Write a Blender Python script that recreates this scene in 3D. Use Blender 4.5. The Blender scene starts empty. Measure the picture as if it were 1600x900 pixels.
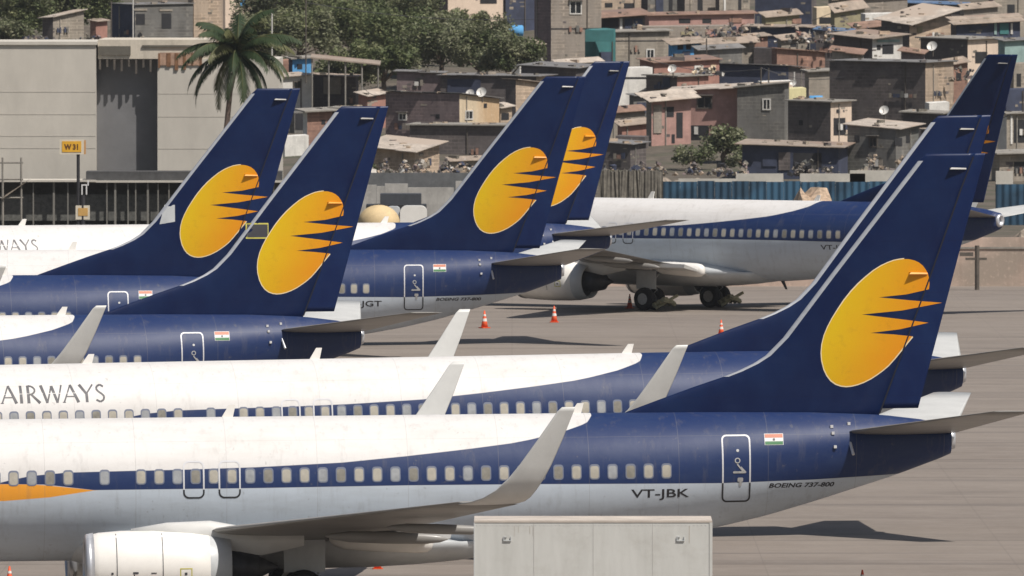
import bpy, bmesh, math, random
from mathutils import Vector, Matrix
from mathutils.geometry import delaunay_2d_cdt
random.seed(7)
R = math.radians
SC = bpy.context.scene
COL = SC.collection

# ------------------------------------------------------------------ camera
F_PX = 20500.0          # focal length in pixels of a 1600 px wide picture
CAM_Z = 19.3
HOR = -132.0            # picture row of the horizon
cam_d = bpy.data.cameras.new('camera')
cam_d.sensor_width = 36.0
cam_d.lens = F_PX / 1600.0 * 36.0
cam_d.clip_start = 1.0
cam_d.clip_end = 9000.0
cam_d.dof.use_dof = True          # long lens focused on the nearest airliners
cam_d.dof.focus_distance = 400.0
cam_d.dof.aperture_fstop = 8.0
cam = bpy.data.objects.new('camera', cam_d)
COL.objects.link(cam)
cam.location = (0, 0, CAM_Z)
cam.rotation_euler = (R(90) - math.atan((450 - HOR) / F_PX), 0, 0)
SC.camera = cam
SC.render.resolution_x, SC.render.resolution_y = 1024, 576

# ------------------------------------------------------------------ sun and sky
SUN_EL, SUN_AZ = 56.0, 48.0        # azimuth measured from behind the camera towards its right
to_sun = Vector((math.sin(R(SUN_AZ)) * math.cos(R(SUN_EL)), -math.cos(R(SUN_AZ)) * math.cos(R(SUN_EL)), math.sin(R(SUN_EL))))
sd = bpy.data.lights.new('sun', 'SUN')
sd.energy = 4.9
sd.angle = R(0.55)
sd.color = (1.0, 0.945, 0.875)
sun = bpy.data.objects.new('sun', sd)
COL.objects.link(sun)
sun.rotation_euler = (-to_sun).to_track_quat('-Z', 'Y').to_euler()
sun.location = (60, -40, 90)
W = bpy.data.worlds.new('World')
SC.world = W
W.use_nodes = True
wn = W.node_tree.nodes
bg = wn['Background']
sky = wn.new('ShaderNodeTexSky')
sky.sky_type = 'NISHITA'
sky.sun_disc = False
sky.sun_elevation = R(SUN_EL)
sky.sun_rotation = math.atan2(to_sun.x, to_sun.y)
sky.dust_density = 2.5
sky.air_density = 1.2
W.node_tree.links.new(sky.outputs[0], bg.inputs[0])
bg.inputs[1].default_value = 0.058
SC.view_settings.view_transform = 'Standard'
SC.view_settings.look = 'None'
SC.view_settings.gamma = 1.0
SC.view_settings.exposure = 0.0
SC.view_settings.use_curve_mapping = False
SC.render.engine = 'CYCLES'
SC.cycles.max_bounces = 6
SC.cycles.volume_bounces = 0
HAZE = 0.00004
SC.cycles.use_denoising = True

# ------------------------------------------------------------------ helpers
def scl(d): return F_PX / d
def wx(px, d): return (px - 800.0) * d / F_PX
def wz(py, d): return CAM_Z - (py - HOR) * d / F_PX
def lerp(a, b, t): return a + (b - a) * t
def interp(tab, x):
    if x <= tab[0][0]: return tab[0][1]
    for (x0, v0), (x1, v1) in zip(tab, tab[1:]):
        if x <= x1:
            return v0 + (v1 - v0) * (x - x0) / (x1 - x0)
    return tab[-1][1]

class NT:
    def __init__(s, name):
        s.m = bpy.data.materials.new(name); s.m.use_nodes = True
        s.t = s.m.node_tree; s.b = s.t.nodes['Principled BSDF']
    def n(s, kind, **kw):
        nd = s.t.nodes.new('ShaderNode' + kind)
        for k, v in kw.items(): setattr(nd, k, v)
        return nd
    def link(s, a, b): s.t.links.new(a, b)
    def math(s, op, a, b=None, c=None):
        nd = s.n('Math', operation=op)
        for i, v in enumerate((a, b, c)):
            if v is None: continue
            if isinstance(v, (int, float)): nd.inputs[i].default_value = v
            else: s.link(v, nd.inputs[i])
        return nd.outputs[0]
    def mix(s, f, a, b, mode='MIX'):
        nd = s.n('Mix', data_type='RGBA', blend_type=mode)
        for i, v in ((0, f), (6, a), (7, b)):
            if isinstance(v, (int, float)): nd.inputs[i].default_value = v
            elif isinstance(v, tuple): nd.inputs[i].default_value = (*v, 1)
            else: s.link(v, nd.inputs[i])
        return nd.outputs[2]
    def coords(s, sx=1, sy=1, sz=1):
        tc = s.n('TexCoord'); mp = s.n('Mapping')
        mp.inputs[3].default_value = (sx, sy, sz)
        s.link(tc.outputs['Object'], mp.inputs[0])
        return mp.outputs[0]
    def noise(s, scale, detail=4, rough=0.6, stretch=(1, 1, 1)):
        nd = s.n('TexNoise'); nd.inputs['Scale'].default_value = scale
        nd.inputs['Detail'].default_value = detail; nd.inputs['Roughness'].default_value = rough
        s.link(s.coords(*stretch), nd.inputs['Vector'])
        return nd.outputs['Fac']
    def ramp(s, f, a, b, lo=0.0, hi=1.0):
        nd = s.n('MapRange'); nd.clamp = True
        nd.inputs[1].default_value = a; nd.inputs[2].default_value = b
        nd.inputs[3].default_value = lo; nd.inputs[4].default_value = hi
        s.link(f, nd.inputs[0]); return nd.outputs[0]
    def bump(s, h, strength=0.3, dist=0.02):
        nd = s.n('Bump'); nd.inputs['Strength'].default_value = strength
        nd.inputs['Distance'].default_value = dist
        s.link(h, nd.inputs['Height']); s.link(nd.outputs[0], s.b.inputs['Normal'])

def plain(name, c, rough=0.6, metal=0.0, var=0.15, scale=2.0, stretch=(1, 1, 1), coat=0.0, bump=0.0, var2=None, spec=None):
    """painted / dirty surface: base colour broken up by two noises"""
    k = NT(name)
    n1 = k.noise(scale, 5, 0.65, stretch)
    f = k.ramp(n1, 0.3, 0.7)
    dark = tuple(x * (1 - var) for x in c); lite = tuple(min(1, x * (1 + var * 0.6)) for x in c)
    col = k.mix(f, dark, lite)
    if var2:
        n2 = k.noise(scale * 0.23, 3, 0.5, stretch)
        col = k.mix(k.ramp(n2, 0.5, 0.66), col, var2)
    if rough > 0.84:     # masonry and earth: rain streaks and grime patches
        n3 = k.noise(1.6, 5, 0.7, (1.0, 1.0, 0.12))
        col = k.mix(k.ramp(n3, 0.5, 0.75, 0, 0.5), col, tuple(x * 0.5 for x in c))
        n4 = k.noise(5.0, 3, 0.6)
        col = k.mix(k.ramp(n4, 0.55, 0.7, 0, 0.35), col, tuple(min(1, x * 1.35) for x in c))
    if name.startswith('house_') and name[6:] in ('concrete', 'taupe', 'tan', 'dark', 'brick', 'plum_grey', 'slate'):
        # bare block work showing through thin render
        tc = k.n('TexCoord'); sp = k.n('SeparateXYZ'); k.link(tc.outputs['Object'], sp.inputs[0])
        cb = k.n('CombineXYZ'); k.link(k.math('SUBTRACT', sp.outputs[0], sp.outputs[1]), cb.inputs[0]); k.link(sp.outputs[2], cb.inputs[1])
        bt = k.n('TexBrick'); k.link(cb.outputs[0], bt.inputs['Vector']); bt.inputs['Scale'].default_value = 1.0
        bt.inputs['Brick Width'].default_value = 0.62; bt.inputs['Row Height'].default_value = 0.26; bt.inputs['Mortar Size'].default_value = 0.022
        bt.inputs['Color1'].default_value = (0.74, 0.72, 0.70, 1); bt.inputs['Color2'].default_value = (1.12, 1.10, 1.06, 1); bt.inputs['Mortar'].default_value = (1.5, 1.46, 1.4, 1)
        sel = k.ramp(k.noise(0.5, 4, 0.6), 0.42, 0.55, 0.1, 0.9)
        tinted = k.mix(1.0, col, bt.outputs[0], 'MULTIPLY')
        col = k.mix(sel, col, tinted)
    k.link(col, k.b.inputs['Base Color'])
    k.b.inputs['Roughness'].default_value = rough
    k.b.inputs['Metallic'].default_value = metal
    k.b.inputs['Coat Weight'].default_value = coat
    k.b.inputs['Coat Roughness'].default_value = 0.12
    if spec is not None: k.b.inputs['Specular IOR Level'].default_value = spec
    if bump: k.bump(k.noise(scale * 6, 4), bump)
    return k.m

class MB:
    """collects faces of one mesh"""
    def __init__(s): s.v = []; s.f = []; s.mi = []; s.m = 0; s.sm = []; s.smooth = False
    def add(s, vs, fs):
        o = len(s.v); s.v += [tuple(p) for p in vs]
        for f in fs:
            s.f.append(tuple(i + o for i in f)); s.mi.append(s.m); s.sm.append(s.smooth)
        return s
    def box(s, x0, x1, y0, y1, z0, z1, M=None):
        vs = [Vector((x, y, z)) for z in (z0, z1) for x, y in ((x0, y0), (x1, y0), (x1, y1), (x0, y1))]
        if M is not None: vs = [M @ p for p in vs]
        return s.add(vs, [(3, 2, 1, 0), (4, 5, 6, 7), (0, 1, 5, 4), (1, 2, 6, 5), (2, 3, 7, 6), (3, 0, 4, 7)])
    def hexa(s, vs):
        return s.add(vs, [(3, 2, 1, 0), (4, 5, 6, 7), (0, 1, 5, 4), (1, 2, 6, 5), (2, 3, 7, 6), (3, 0, 4, 7)])
    def loft(s, rings, cap=True, close=True):
        n = len(rings[0]); vs = [p for r in rings for p in r]; fs = []
        for i in range(len(rings) - 1):
            for j in range(n if close else n - 1):
                k = (j + 1) % n
                fs.append((i * n + j, i * n + k, (i + 1) * n + k, (i + 1) * n + j))
        if cap:
            fs.append(tuple(range(n - 1, -1, -1))); fs.append(tuple((len(rings) - 1) * n + j for j in range(n)))
        return s.add(vs, fs)
    def tube(s, pts, rads, n=8):
        if not isinstance(rads, (list, tuple)): rads = [rads] * len(pts)
        pts = [Vector(p) for p in pts]; rings = []
        for i, p in enumerate(pts):
            d = (pts[min(i + 1, len(pts) - 1)] - pts[max(i - 1, 0)]).normalized()
            a = d.cross(Vector((0, 0, 1))) if abs(d.z) < 0.95 else d.cross(Vector((1, 0, 0)))
            a.normalize(); b = d.cross(a)
            rings.append([p + (a * math.cos(2 * math.pi * j / n) + b * math.sin(2 * math.pi * j / n)) * rads[i] for j in range(n)])
        return s.loft(rings)
    def build(s, name, mats, parent=None, fix=True):
        me = bpy.data.meshes.new(name)
        me.from_pydata(s.v, [], s.f)
        if not isinstance(mats, (list, tuple)): mats = [mats]
        for m in mats: me.materials.append(m)
        me.polygons.foreach_set('material_index', s.mi)
        me.polygons.foreach_set('use_smooth', s.sm)
        me.update()
        if fix:
            bm = bmesh.new(); bm.from_mesh(me)
            bmesh.ops.recalc_face_normals(bm, faces=bm.faces)
            bm.to_mesh(me); bm.free()
        o = bpy.data.objects.new(name, me); COL.objects.link(o)
        if parent is not None: o.parent = parent
        return o

def tag(o, label=None, cat=None, group=None, kind=None):
    if label: o['label'] = label
    if cat: o['category'] = cat
    if group: o['group'] = group
    if kind: o['kind'] = kind
    return o
def empty(name, loc=(0, 0, 0), rz=0.0, label=None, cat=None, group=None):
    o = bpy.data.objects.new(name, None); COL.objects.link(o)
    o.location = loc; o.rotation_euler = (0, 0, rz); o.empty_display_size = 0.5
    return tag(o, label, cat, group)
def copy_tree(o, parent=None):
    c = o.copy(); COL.objects.link(c)
    if parent is not None: c.parent = parent
    for ch in o.children: copy_tree(ch, c)
    return c

# ================================================================== GROUND AND HILL
def ground_mat():
    k = NT('concrete_apron')
    base = k.mix(k.ramp(k.noise(0.35, 6, 0.7), 0.35, 0.65), (0.178, 0.148, 0.124), (0.228, 0.194, 0.166))
    # long rubbed tyre / water streaks running across the view
    st = k.noise(0.16, 5, 0.6, (0.12, 1.2, 1))
    base = k.mix(k.ramp(st, 0.50, 0.72, 0, 0.55), base, (0.14, 0.12, 0.105))
    st2 = k.noise(0.035, 4, 0.6, (0.35, 1.0, 1))
    base = k.mix(k.ramp(st2, 0.40, 0.62, 0, 0.45), base, (0.25, 0.214, 0.183))
    # slab joints every 7.5 m
    tc = k.n('TexCoord'); sep = k.n('SeparateXYZ'); k.link(tc.outputs['Object'], sep.inputs[0])
    yy = k.math('ABSOLUTE', k.math('SUBTRACT', k.math('FRACT', k.math('DIVIDE', sep.outputs[1], 15.0)), 0.5))
    jy = k.ramp(yy, 0.484, 0.494, 0, 0.75)
    xx = k.math('ABSOLUTE', k.math('SUBTRACT', k.math('FRACT', k.math('DIVIDE', sep.outputs[0], 7.5)), 0.5))
    jx = k.ramp(xx, 0.496, 0.5, 0, 0.35)
    base = k.mix(k.math('MAXIMUM', jy, jx), base, (0.10, 0.085, 0.075))
    # curved rubber marks
    mp = k.n('Mapping'); mp.inputs[2].default_value = (0, 0, R(24)); mp.inputs[3].default_value = (0.05, 0.9, 1)
    tc2 = k.n('TexCoord'); k.link(tc2.outputs['Object'], mp.inputs[0])
    sk = k.n('TexNoise'); sk.inputs['Scale'].default_value = 0.5; sk.inputs['Detail'].default_value = 5; k.link(mp.outputs[0], sk.inputs['Vector'])
    base = k.mix(k.ramp(sk.outputs['Fac'], 0.56, 0.70, 0, 0.55), base, (0.115, 0.098, 0.088))
    gr = k.noise(2.2, 6, 0.75)
    base = k.mix(k.ramp(gr, 0.5, 0.8, 0, 0.4), base, (0.30, 0.262, 0.23))
    oil = k.noise(0.11, 3, 0.5, (0.5, 1.4, 1))
    base = k.mix(k.ramp(oil, 0.64, 0.72, 0, 0.5), base, (0.11, 0.095, 0.085))
    k.link(base, k.b.inputs['Base Color'])
    k.b.inputs['Roughness'].default_value = 0.85
    k.bump(k.noise(3.0, 4), 0.1)
    return k.m
M_APRON = ground_mat()
M_EARTH = plain('bare_earth', (0.115, 0.095, 0.072), 0.95, var=0.5, scale=0.9, var2=(0.06, 0.062, 0.035), bump=0.4)

TERR = [(-500, 0), (880, -0.02), (905, 0.1), (935, 0.7), (1000, 3.0), (1080, 6.6), (1170, 11.0), (1300, 17.5), (1600, 24), (3000, 26), (8000, 26)]
def terr(d): return interp(TERR, d)

g = MB().add([(-4000, -400, 0), (4000, -400, 0), (4000, 8500, 0), (-4000, 8500, 0)], [(0, 1, 2, 3)])
tag(g.build('ground', M_EARTH, fix=False), kind='structure')
g = MB().add([(-600, 60, 0.006), (600, 60, 0.006), (600, 690, 0.006), (-600, 690, 0.006)], [(0, 1, 2, 3)])
tag(g.build('apron', M_APRON, fix=False), kind='structure')
def hill_z(x, y):
    t = terr(y)
    if t <= 0.0: return -0.3
    return t + (math.sin(x * 0.21 + y * 0.05) + math.sin(x * 0.07 - y * 0.11)) * min(0.35, t * 0.1)
hm = MB(); hm.smooth = True
ys = [890 + i * 6 for i in range(60)] + [1250 + i * 60 for i in range(30)] + [3500, 8000]
xs = [-1500, -800, -400, -200] + [-100 + i * 5 for i in range(41)] + [200, 400, 800, 1500]
hm.add([(x, y, hill_z(x, y)) for y in ys for x in xs],
       [(j * len(xs) + i, j * len(xs) + i + 1, (j + 1) * len(xs) + i + 1, (j + 1) * len(xs) + i) for j in range(len(ys) - 1) for i in range(len(xs) - 1)])
tag(hm.build('hill', M_EARTH, fix=False), kind='structure')

# ================================================================== AIRLINER
ZT = [(0, 3.2), (0.3, 3.55), (1, 3.95), (2, 4.45), (2.8, 4.95), (3.8, 5.25), (5.2, 5.4), (31, 5.4), (34, 5.36), (36, 5.27), (37.2, 5.12), (38.0, 4.95)]
ZB = [(0, 2.6), (0.3, 2.2), (1, 1.85), (2, 1.6), (4, 1.45), (6, 1.42), (24.5, 1.42), (26, 1.47), (28, 1.63), (30, 1.9), (31.4, 2.15), (32.8, 2.47), (34.2, 2.87), (36.4, 3.55), (37.7, 4.02), (38.0, 4.15)]
HW = [(0, 0.25), (0.3, 0.65), (1, 1.05), (2, 1.4), (3.5, 1.72), (5.5, 1.88), (26, 1.88), (28, 1.84), (30, 1.72), (32, 1.5), (34, 1.2), (36, 0.84), (37.3, 0.55), (38.0, 0.38)]
ZC = [(0, 2.9), (2, 3.0), (5.5, 3.5), (26, 3.5), (30, 3.75), (34, 4.3), (36, 4.55), (38, 4.58)]
UC = 20.0      # station that sits over the root empty; local x = u - UC
def surf(u, z):
    zt, zb, hw, zc = interp(ZT, u), interp(ZB, u), interp(HW, u), interp(ZC, u)
    t = (z - zc) / (zt - zc) if z > zc else (zc - z) / (zc - zb)
    t = min(0.999, max(0, t))
    return hw * math.sqrt(1 - t * t)
def L3(u, y, z): return (u - UC, y, z)

LEF = [(4.9, 27.6), (5.44, 28.9), (5.8, 29.9), (6.1, 30.75), (6.38, 31.6), (6.53, 32.0), (6.74, 32.45), (6.96, 32.8), (7.46, 33.3), (9.23, 34.66), (12.4, 37.15), (12.6, 37.38)]
TEF = [(4.9, 36.95), (12.6, 39.05)]
HNG = [(4.9, 35.85), (9.26, 37.5), (11.6, 38.35), (12.6, 38.75)]
def prof(c):
    c = min(1, max(0, c))
    return 5 * (0.2969 * math.sqrt(c) - 0.126 * c - 0.3516 * c * c + 0.2843 * c ** 3 - 0.1015 * c ** 4)
def fin_y(u, z):
    le, te = interp(LEF, z), interp(TEF, z)
    ch = te - le
    c = (u - le) / ch
    t = 0.095 * min(ch, 4.6)
    if ch > 4.6: c = min(c, 1) * 1.0
    return t * prof(c) * 0.5 * 2 * 0.55

# ---- materials
def livery():
    k = NT('airliner_livery')
    tc = k.n('TexCoord'); sep = k.n('SeparateXYZ'); k.link(tc.outputs['Object'], sep.inputs[0])
    un = k.math('DIVIDE', k.math('ADD', sep.outputs[0], UC), 40.0)
    z = sep.outputs[2]
    def curve(pts, s=8.0):
        c = k.n('FloatCurve'); mp = c.mapping; cv = mp.curves[0]
        P = [(u / 40.0, v / s) for u, v in pts]
        cv.points[0].location = P[0]; cv.points[1].location = P[-1]
        for p in P[1:-1]: cv.points.new(*p)
        for p in cv.points: p.handle_type = 'VECTOR'
        mp.update(); c.inputs[0].default_value = 1.0
        k.link(un, c.inputs[1])
        return k.math('MULTIPLY', c.outputs[0], s)
    T = curve([(0, 3.430), (11.0, 3.670), (11.4, 3.767), (12.0, 3.883), (13.0, 3.965), (14.7, 3.992), (16.3, 4.010), (18.3, 4.055), (20.7, 4.157), (22.5, 4.314), (24.25, 4.491), (25.45, 4.632), (26.0, 4.728), (26.9, 4.921), (27.4, 5.077), (27.62, 5.150), (27.76, 5.260), (27.82, 5.360), (27.84, 6.500), (40, 7.000)])
    B = curve([(0, 3.430), (11.0, 3.670), (12.4, 3.639), (13.75, 3.469), (18.3, 3.475), (22.5, 3.504), (26, 3.498), (31.4, 3.450), (34, 3.500), (37, 3.620), (40, 3.750)])
    OT = curve([(0, 3.380), (8, 3.430), (9.5, 3.650), (11.2, 3.708), (12.4, 3.619), (13.75, 3.469), (14, 3.427), (40, 3.300)])
    OB = curve([(0, 3.380), (8, 3.410), (9.5, 3.250), (11.2, 3.188), (12.5, 3.279), (13.75, 3.459), (14, 3.447), (40, 3.320)])
    soft = lambda a, b: k.ramp(k.math('SUBTRACT', a, b), -0.008, 0.008)
    blue = k.math('MULTIPLY', soft(T, z), soft(z, B))
    orange = k.math('MULTIPLY', soft(OT, z), soft(z, OB))
    orange = k.math('MULTIPLY', orange, soft(B, z))
    upper = soft(z, B)
    dirt = k.ramp(k.noise(0.9, 6, 0.7, (0.5, 1, 2.2)), 0.45, 0.8)
    white = k.mix(dirt, (0.665, 0.65, 0.635), (0.59, 0.565, 0.54))
    grey = k.mix(dirt, (0.50, 0.555, 0.62), (0.42, 0.46, 0.50))
    bl = k.mix(dirt, (0.009, 0.026, 0.100), (0.020, 0.040, 0.110))
    col = k.mix(upper, grey, white)
    col = k.mix(orange, col, (0.80, 0.33, 0.03))
    col = k.mix(blue, col, bl)
    # skin joints round the body
    fr = k.math('ABSOLUTE', k.math('SUBTRACT', k.math('FRACT', k.math('DIVIDE', sep.outputs[0], 2.54)), 0.5))
    jt = k.ramp(fr, 0.4955, 0.4985, 0, 0.30)
    zz = k.math('ABSOLUTE', k.math('SUBTRACT', z, 4.78))
    jt = k.math('MAXIMUM', jt, k.ramp(zz, 0.012, 0.004, 0, 0.15))
    col = k.mix(jt, col, (0.2, 0.19, 0.18))
    run = k.noise(2.6, 5, 0.7, (1.6, 1, 0.22))      # grime runs down the sides
    col = k.mix(k.ramp(run, 0.54, 0.8, 0, 0.30), col, (0.17, 0.155, 0.14))
    spot = k.noise(6.0, 2, 0.5, (1, 1, 1))
    col = k.mix(k.ramp(spot, 0.70, 0.73, 0, 0.25), col, (0.16, 0.15, 0.14))
    k.link(col, k.b.inputs['Base Color'])
    k.b.inputs['Roughness'].default_value = 0.52
    k.b.inputs['Specular IOR Level'].default_value = 0.38
    k.b.inputs['Coat Weight'].default_value = 0.0
    k.b.inputs['Coat Roughness'].default_value = 0.18
    k.bump(k.noise(1.3, 3, 0.5, (1, 1, 0.6)), 0.14, 0.1)
    return k.m
M_LIV = livery()
def blue_paint(name='midnight_blue_paint', g=1.0):
    k = NT(name)
    d = k.ramp(k.noise(0.7, 6, 0.65, (1, 1, 0.6)), 0.35, 0.75)
    c = k.mix(d, (0.002 * g, 0.009 * g, 0.050 * g), (0.006 * g, 0.020 * g, 0.074 * g))
    # panel seams across the fin
    tc = k.n('TexCoord'); sep = k.n('SeparateXYZ'); k.link(tc.outputs['Object'], sep.inputs[0])
    fr = k.math('ABSOLUTE', k.math('SUBTRACT', k.math('FRACT', k.math('DIVIDE', sep.outputs[2], 1.45)), 0.5))
    c = k.mix(k.ramp(fr, 0.494, 0.498, 0, 0.4), c, (0.006, 0.008, 0.03))
    run = k.noise(1.4, 5, 0.7, (0.5, 1, 1.6))
    c = k.mix(k.ramp(run, 0.52, 0.78, 0, 0.2), c, (0.024, 0.036, 0.085))
    k.link(c, k.b.inputs['Base Color'])
    k.b.inputs['Roughness'].default_value = 0.38
    k.b.inputs['Specular IOR Level'].default_value = 0.25
    k.b.inputs['Coat Weight'].default_value = 0.0; k.b.inputs['Coat Roughness'].default_value = 0.2
    k.bump(k.noise(0.6, 2, 0.4), 0.06, 0.1)
    return k.m
M_BLUE = blue_paint()
M_RUD = blue_paint('rudder_blue_paint', 1.25)
M_ALU = plain('bare_aluminium', (0.62, 0.63, 0.66), 0.38, metal=0.55, var=0.12, scale=3)
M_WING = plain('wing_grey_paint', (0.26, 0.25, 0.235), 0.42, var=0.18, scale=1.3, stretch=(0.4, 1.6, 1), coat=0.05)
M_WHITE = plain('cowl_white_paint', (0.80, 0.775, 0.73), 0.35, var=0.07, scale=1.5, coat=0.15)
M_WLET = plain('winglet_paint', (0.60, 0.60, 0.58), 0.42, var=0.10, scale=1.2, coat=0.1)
M_FAIR = plain('fairing_grey_paint', (0.52, 0.54, 0.55), 0.4, var=0.12, scale=1.5, coat=0.1)
M_SEAM = plain('hinge_seam', (0.004, 0.005, 0.014), 0.6, var=0.1)
M_DARK = plain('dark_metal', (0.045, 0.045, 0.05), 0.5, metal=0.4, var=0.3, scale=4)
M_TYRE = plain('tyre_rubber', (0.02, 0.02, 0.021), 0.85, var=0.3, scale=8)
M_HUB = plain('wheel_hub', (0.45, 0.45, 0.45), 0.5, metal=0.3, var=0.2, scale=8)
M_WINA = plain('cabin_window_blind', (0.42, 0.39, 0.33), 0.35, var=0.16, scale=5)
M_WINB = plain('cabin_window_clear', (0.33, 0.34, 0.35), 0.25, var=0.2, scale=5)
M_WINC = plain('cabin_window_dim', (0.25, 0.235, 0.20), 0.3, var=0.25, scale=5)
M_RIM = plain('window_rim', (0.16, 0.18, 0.24), 0.4, var=0.1)
M_SILV = plain('door_outline_silver', (0.60, 0.60, 0.62), 0.4, var=0.1)
M_BLK = plain('lettering_black', (0.02, 0.02, 0.024), 0.5, var=0.1)
M_LETT = plain('lettering_slate', (0.055, 0.055, 0.065), 0.5, var=0.15)
M_RED = plain('flag_saffron', (0.45, 0.13, 0.06), 0.5, var=0.1)
M_GRN = plain('flag_green', (0.03, 0.16, 0.05), 0.5, var=0.1)
M_FWH = plain('flag_white', (0.62, 0.62, 0.62), 0.5, var=0.05)
M_YTAPE = plain('yellow_tape', (0.55, 0.50, 0.10), 0.6, var=0.2)
def logo_mat():
    k = NT('sun_emblem_paint')
    tc = k.n('TexCoord'); sep = k.n('SeparateXYZ'); k.link(tc.outputs['Object'], sep.inputs[0])
    # yellow on the round side turning to orange towards the rays
    a = k.math('ADD', k.math('MULTIPLY', sep.outputs[0], 0.93), k.math('MULTIPLY', sep.outputs[2], -0.36))
    n = k.math('MULTIPLY', k.math('SUBTRACT', k.noise(1.4, 3, 0.5), 0.5), 0.5)
    f = k.ramp(k.math('ADD', a, n), 10.9, 12.9)
    c = k.mix(f, (0.68, 0.445, 0.008), (0.72, 0.265, 0.008))
    wr = k.noise(3.5, 5, 0.7)
    c = k.mix(k.ramp(wr, 0.56, 0.75, 0, 0.4), c, (0.42, 0.20, 0.02))
    k.link(c, k.b.inputs['Base Color'])
    k.b.inputs['Roughness'].default_value = 0.38
    k.b.inputs['Specular IOR Level'].default_value = 0.3
    return k.m
M_LOGO = logo_mat()
M_CREAM = plain('emblem_cream_edge', (0.80, 0.66, 0.42), 0.4, var=0.05)

# ---- conformal decals: polygons in (u, z) laid on a surface y = -f(u, z)
def conform(polys, f, off, name, mats, parent, step=0.35):
    """polys: list of (material index, [(u, z), ...])"""
    bm = bmesh.new()
    for mi, P in polys:
        if len(P) > 4:
            co_, ed_, fc_, _, _, _ = delaunay_2d_cdt([Vector(q) for q in P], [], [list(range(len(P)))], 1, 1e-6)
            vs = [bm.verts.new((q.x, 0, q.y)) for q in co_]
            for t_ in fc_:
                fa = bm.faces.new([vs[i] for i in t_]); fa.material_index = mi
        else:
            vs = [bm.verts.new((u, 0, z)) for u, z in P]
            fa = bm.faces.new(vs); fa.material_index = mi
    us = [v.co.x for v in bm.verts]; zs = [v.co.z for v in bm.verts]
    for lo, hi, ax in ((min(us), max(us), 0), (min(zs), max(zs), 2)):
        t = lo + step
        while t < hi:
            co = [0, 0, 0]; no = [0, 0, 0]; co[ax] = t; no[ax] = 1
            bmesh.ops.bisect_plane(bm, geom=bm.verts[:] + bm.edges[:] + bm.faces[:], plane_co=co, plane_no=no)
            t += step
    for v in bm.verts:
        u, z = v.co.x, v.co.z
        v.co = Vector((u - UC, -(f(u, z) + off), z))
    bmesh.ops.recalc_face_normals(bm, faces=bm.faces)
    for fa in bm.faces:
        if fa.normal.y > 0: fa.normal_flip()
    me = bpy.data.meshes.new(name); bm.to_mesh(me); bm.free()
    for m in (mats if isinstance(mats, (list, tuple)) else [mats]): me.materials.append(m)
    o = bpy.data.objects.new(name, me); COL.objects.link(o)
    if parent is not None: o.parent = parent
    return o
def rrect(u0, u1, z0, z1, r, n=4):
    P = []
    for cx, cz, a0 in ((u1 - r, z0 + r, -90), (u1 - r, z1 - r, 0), (u0 + r, z1 - r, 90), (u0 + r, z0 + r, 180)):
        for i in range(n + 1):
            a = R(a0 + 90 * i / n); P.append((cx + r * math.cos(a), cz + r * math.sin(a)))
    return P
def ring_quads(P, Q, mi):
    n = len(P); return [(mi, [P[i], P[(i + 1) % n], Q[(i + 1) % n], Q[i]]) for i in range(n)]

# ---- writing
def text_polys(txt, u0, u1, z0, z1, shear=0.0, bold=0.0, mi=0):
    cu = bpy.data.curves.new('t', 'FONT'); cu.body = txt; cu.fill_mode = 'BOTH'; cu.resolution_u = 3; cu.offset = bold
    o = bpy.data.objects.new('t', cu); COL.objects.link(o)
    bpy.context.view_layer.update()
    me = bpy.data.meshes.new_from_object(o.evaluated_get(bpy.context.evaluated_depsgraph_get()))
    xs = [v.co.x for v in me.vertices]; ys = [v.co.y for v in me.vertices]
    x0, x1, y0, y1 = min(xs), max(xs), min(ys), max(ys)
    out = []
    for p in me.polygons:
        P = []
        for i in p.vertices:
            c = me.vertices[i].co
            zz = lerp(z0, z1, (c.y - y0) / (y1 - y0))
            P.append((lerp(u0, u1, (c.x - x0) / (x1 - x0)) + shear * (zz - z0), zz))
        out.append((mi, P))
    bpy.data.objects.remove(o); bpy.data.curves.remove(cu); bpy.data.meshes.remove(me)
    return out
def stroke(p, q, w0, w1=None):
    w1 = w1 or w0
    d = Vector((q[0] - p[0], q[1] - p[1])).normalized(); n = Vector((-d.y, d.x))
    return [(p[0] + n.x * w0, p[1] + n.y * w0), (p[0] - n.x * w0, p[1] - n.y * w0), (q[0] - n.x * w1, q[1] - n.y * w1), (q[0] + n.x * w1, q[1] + n.y * w1)]
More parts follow.
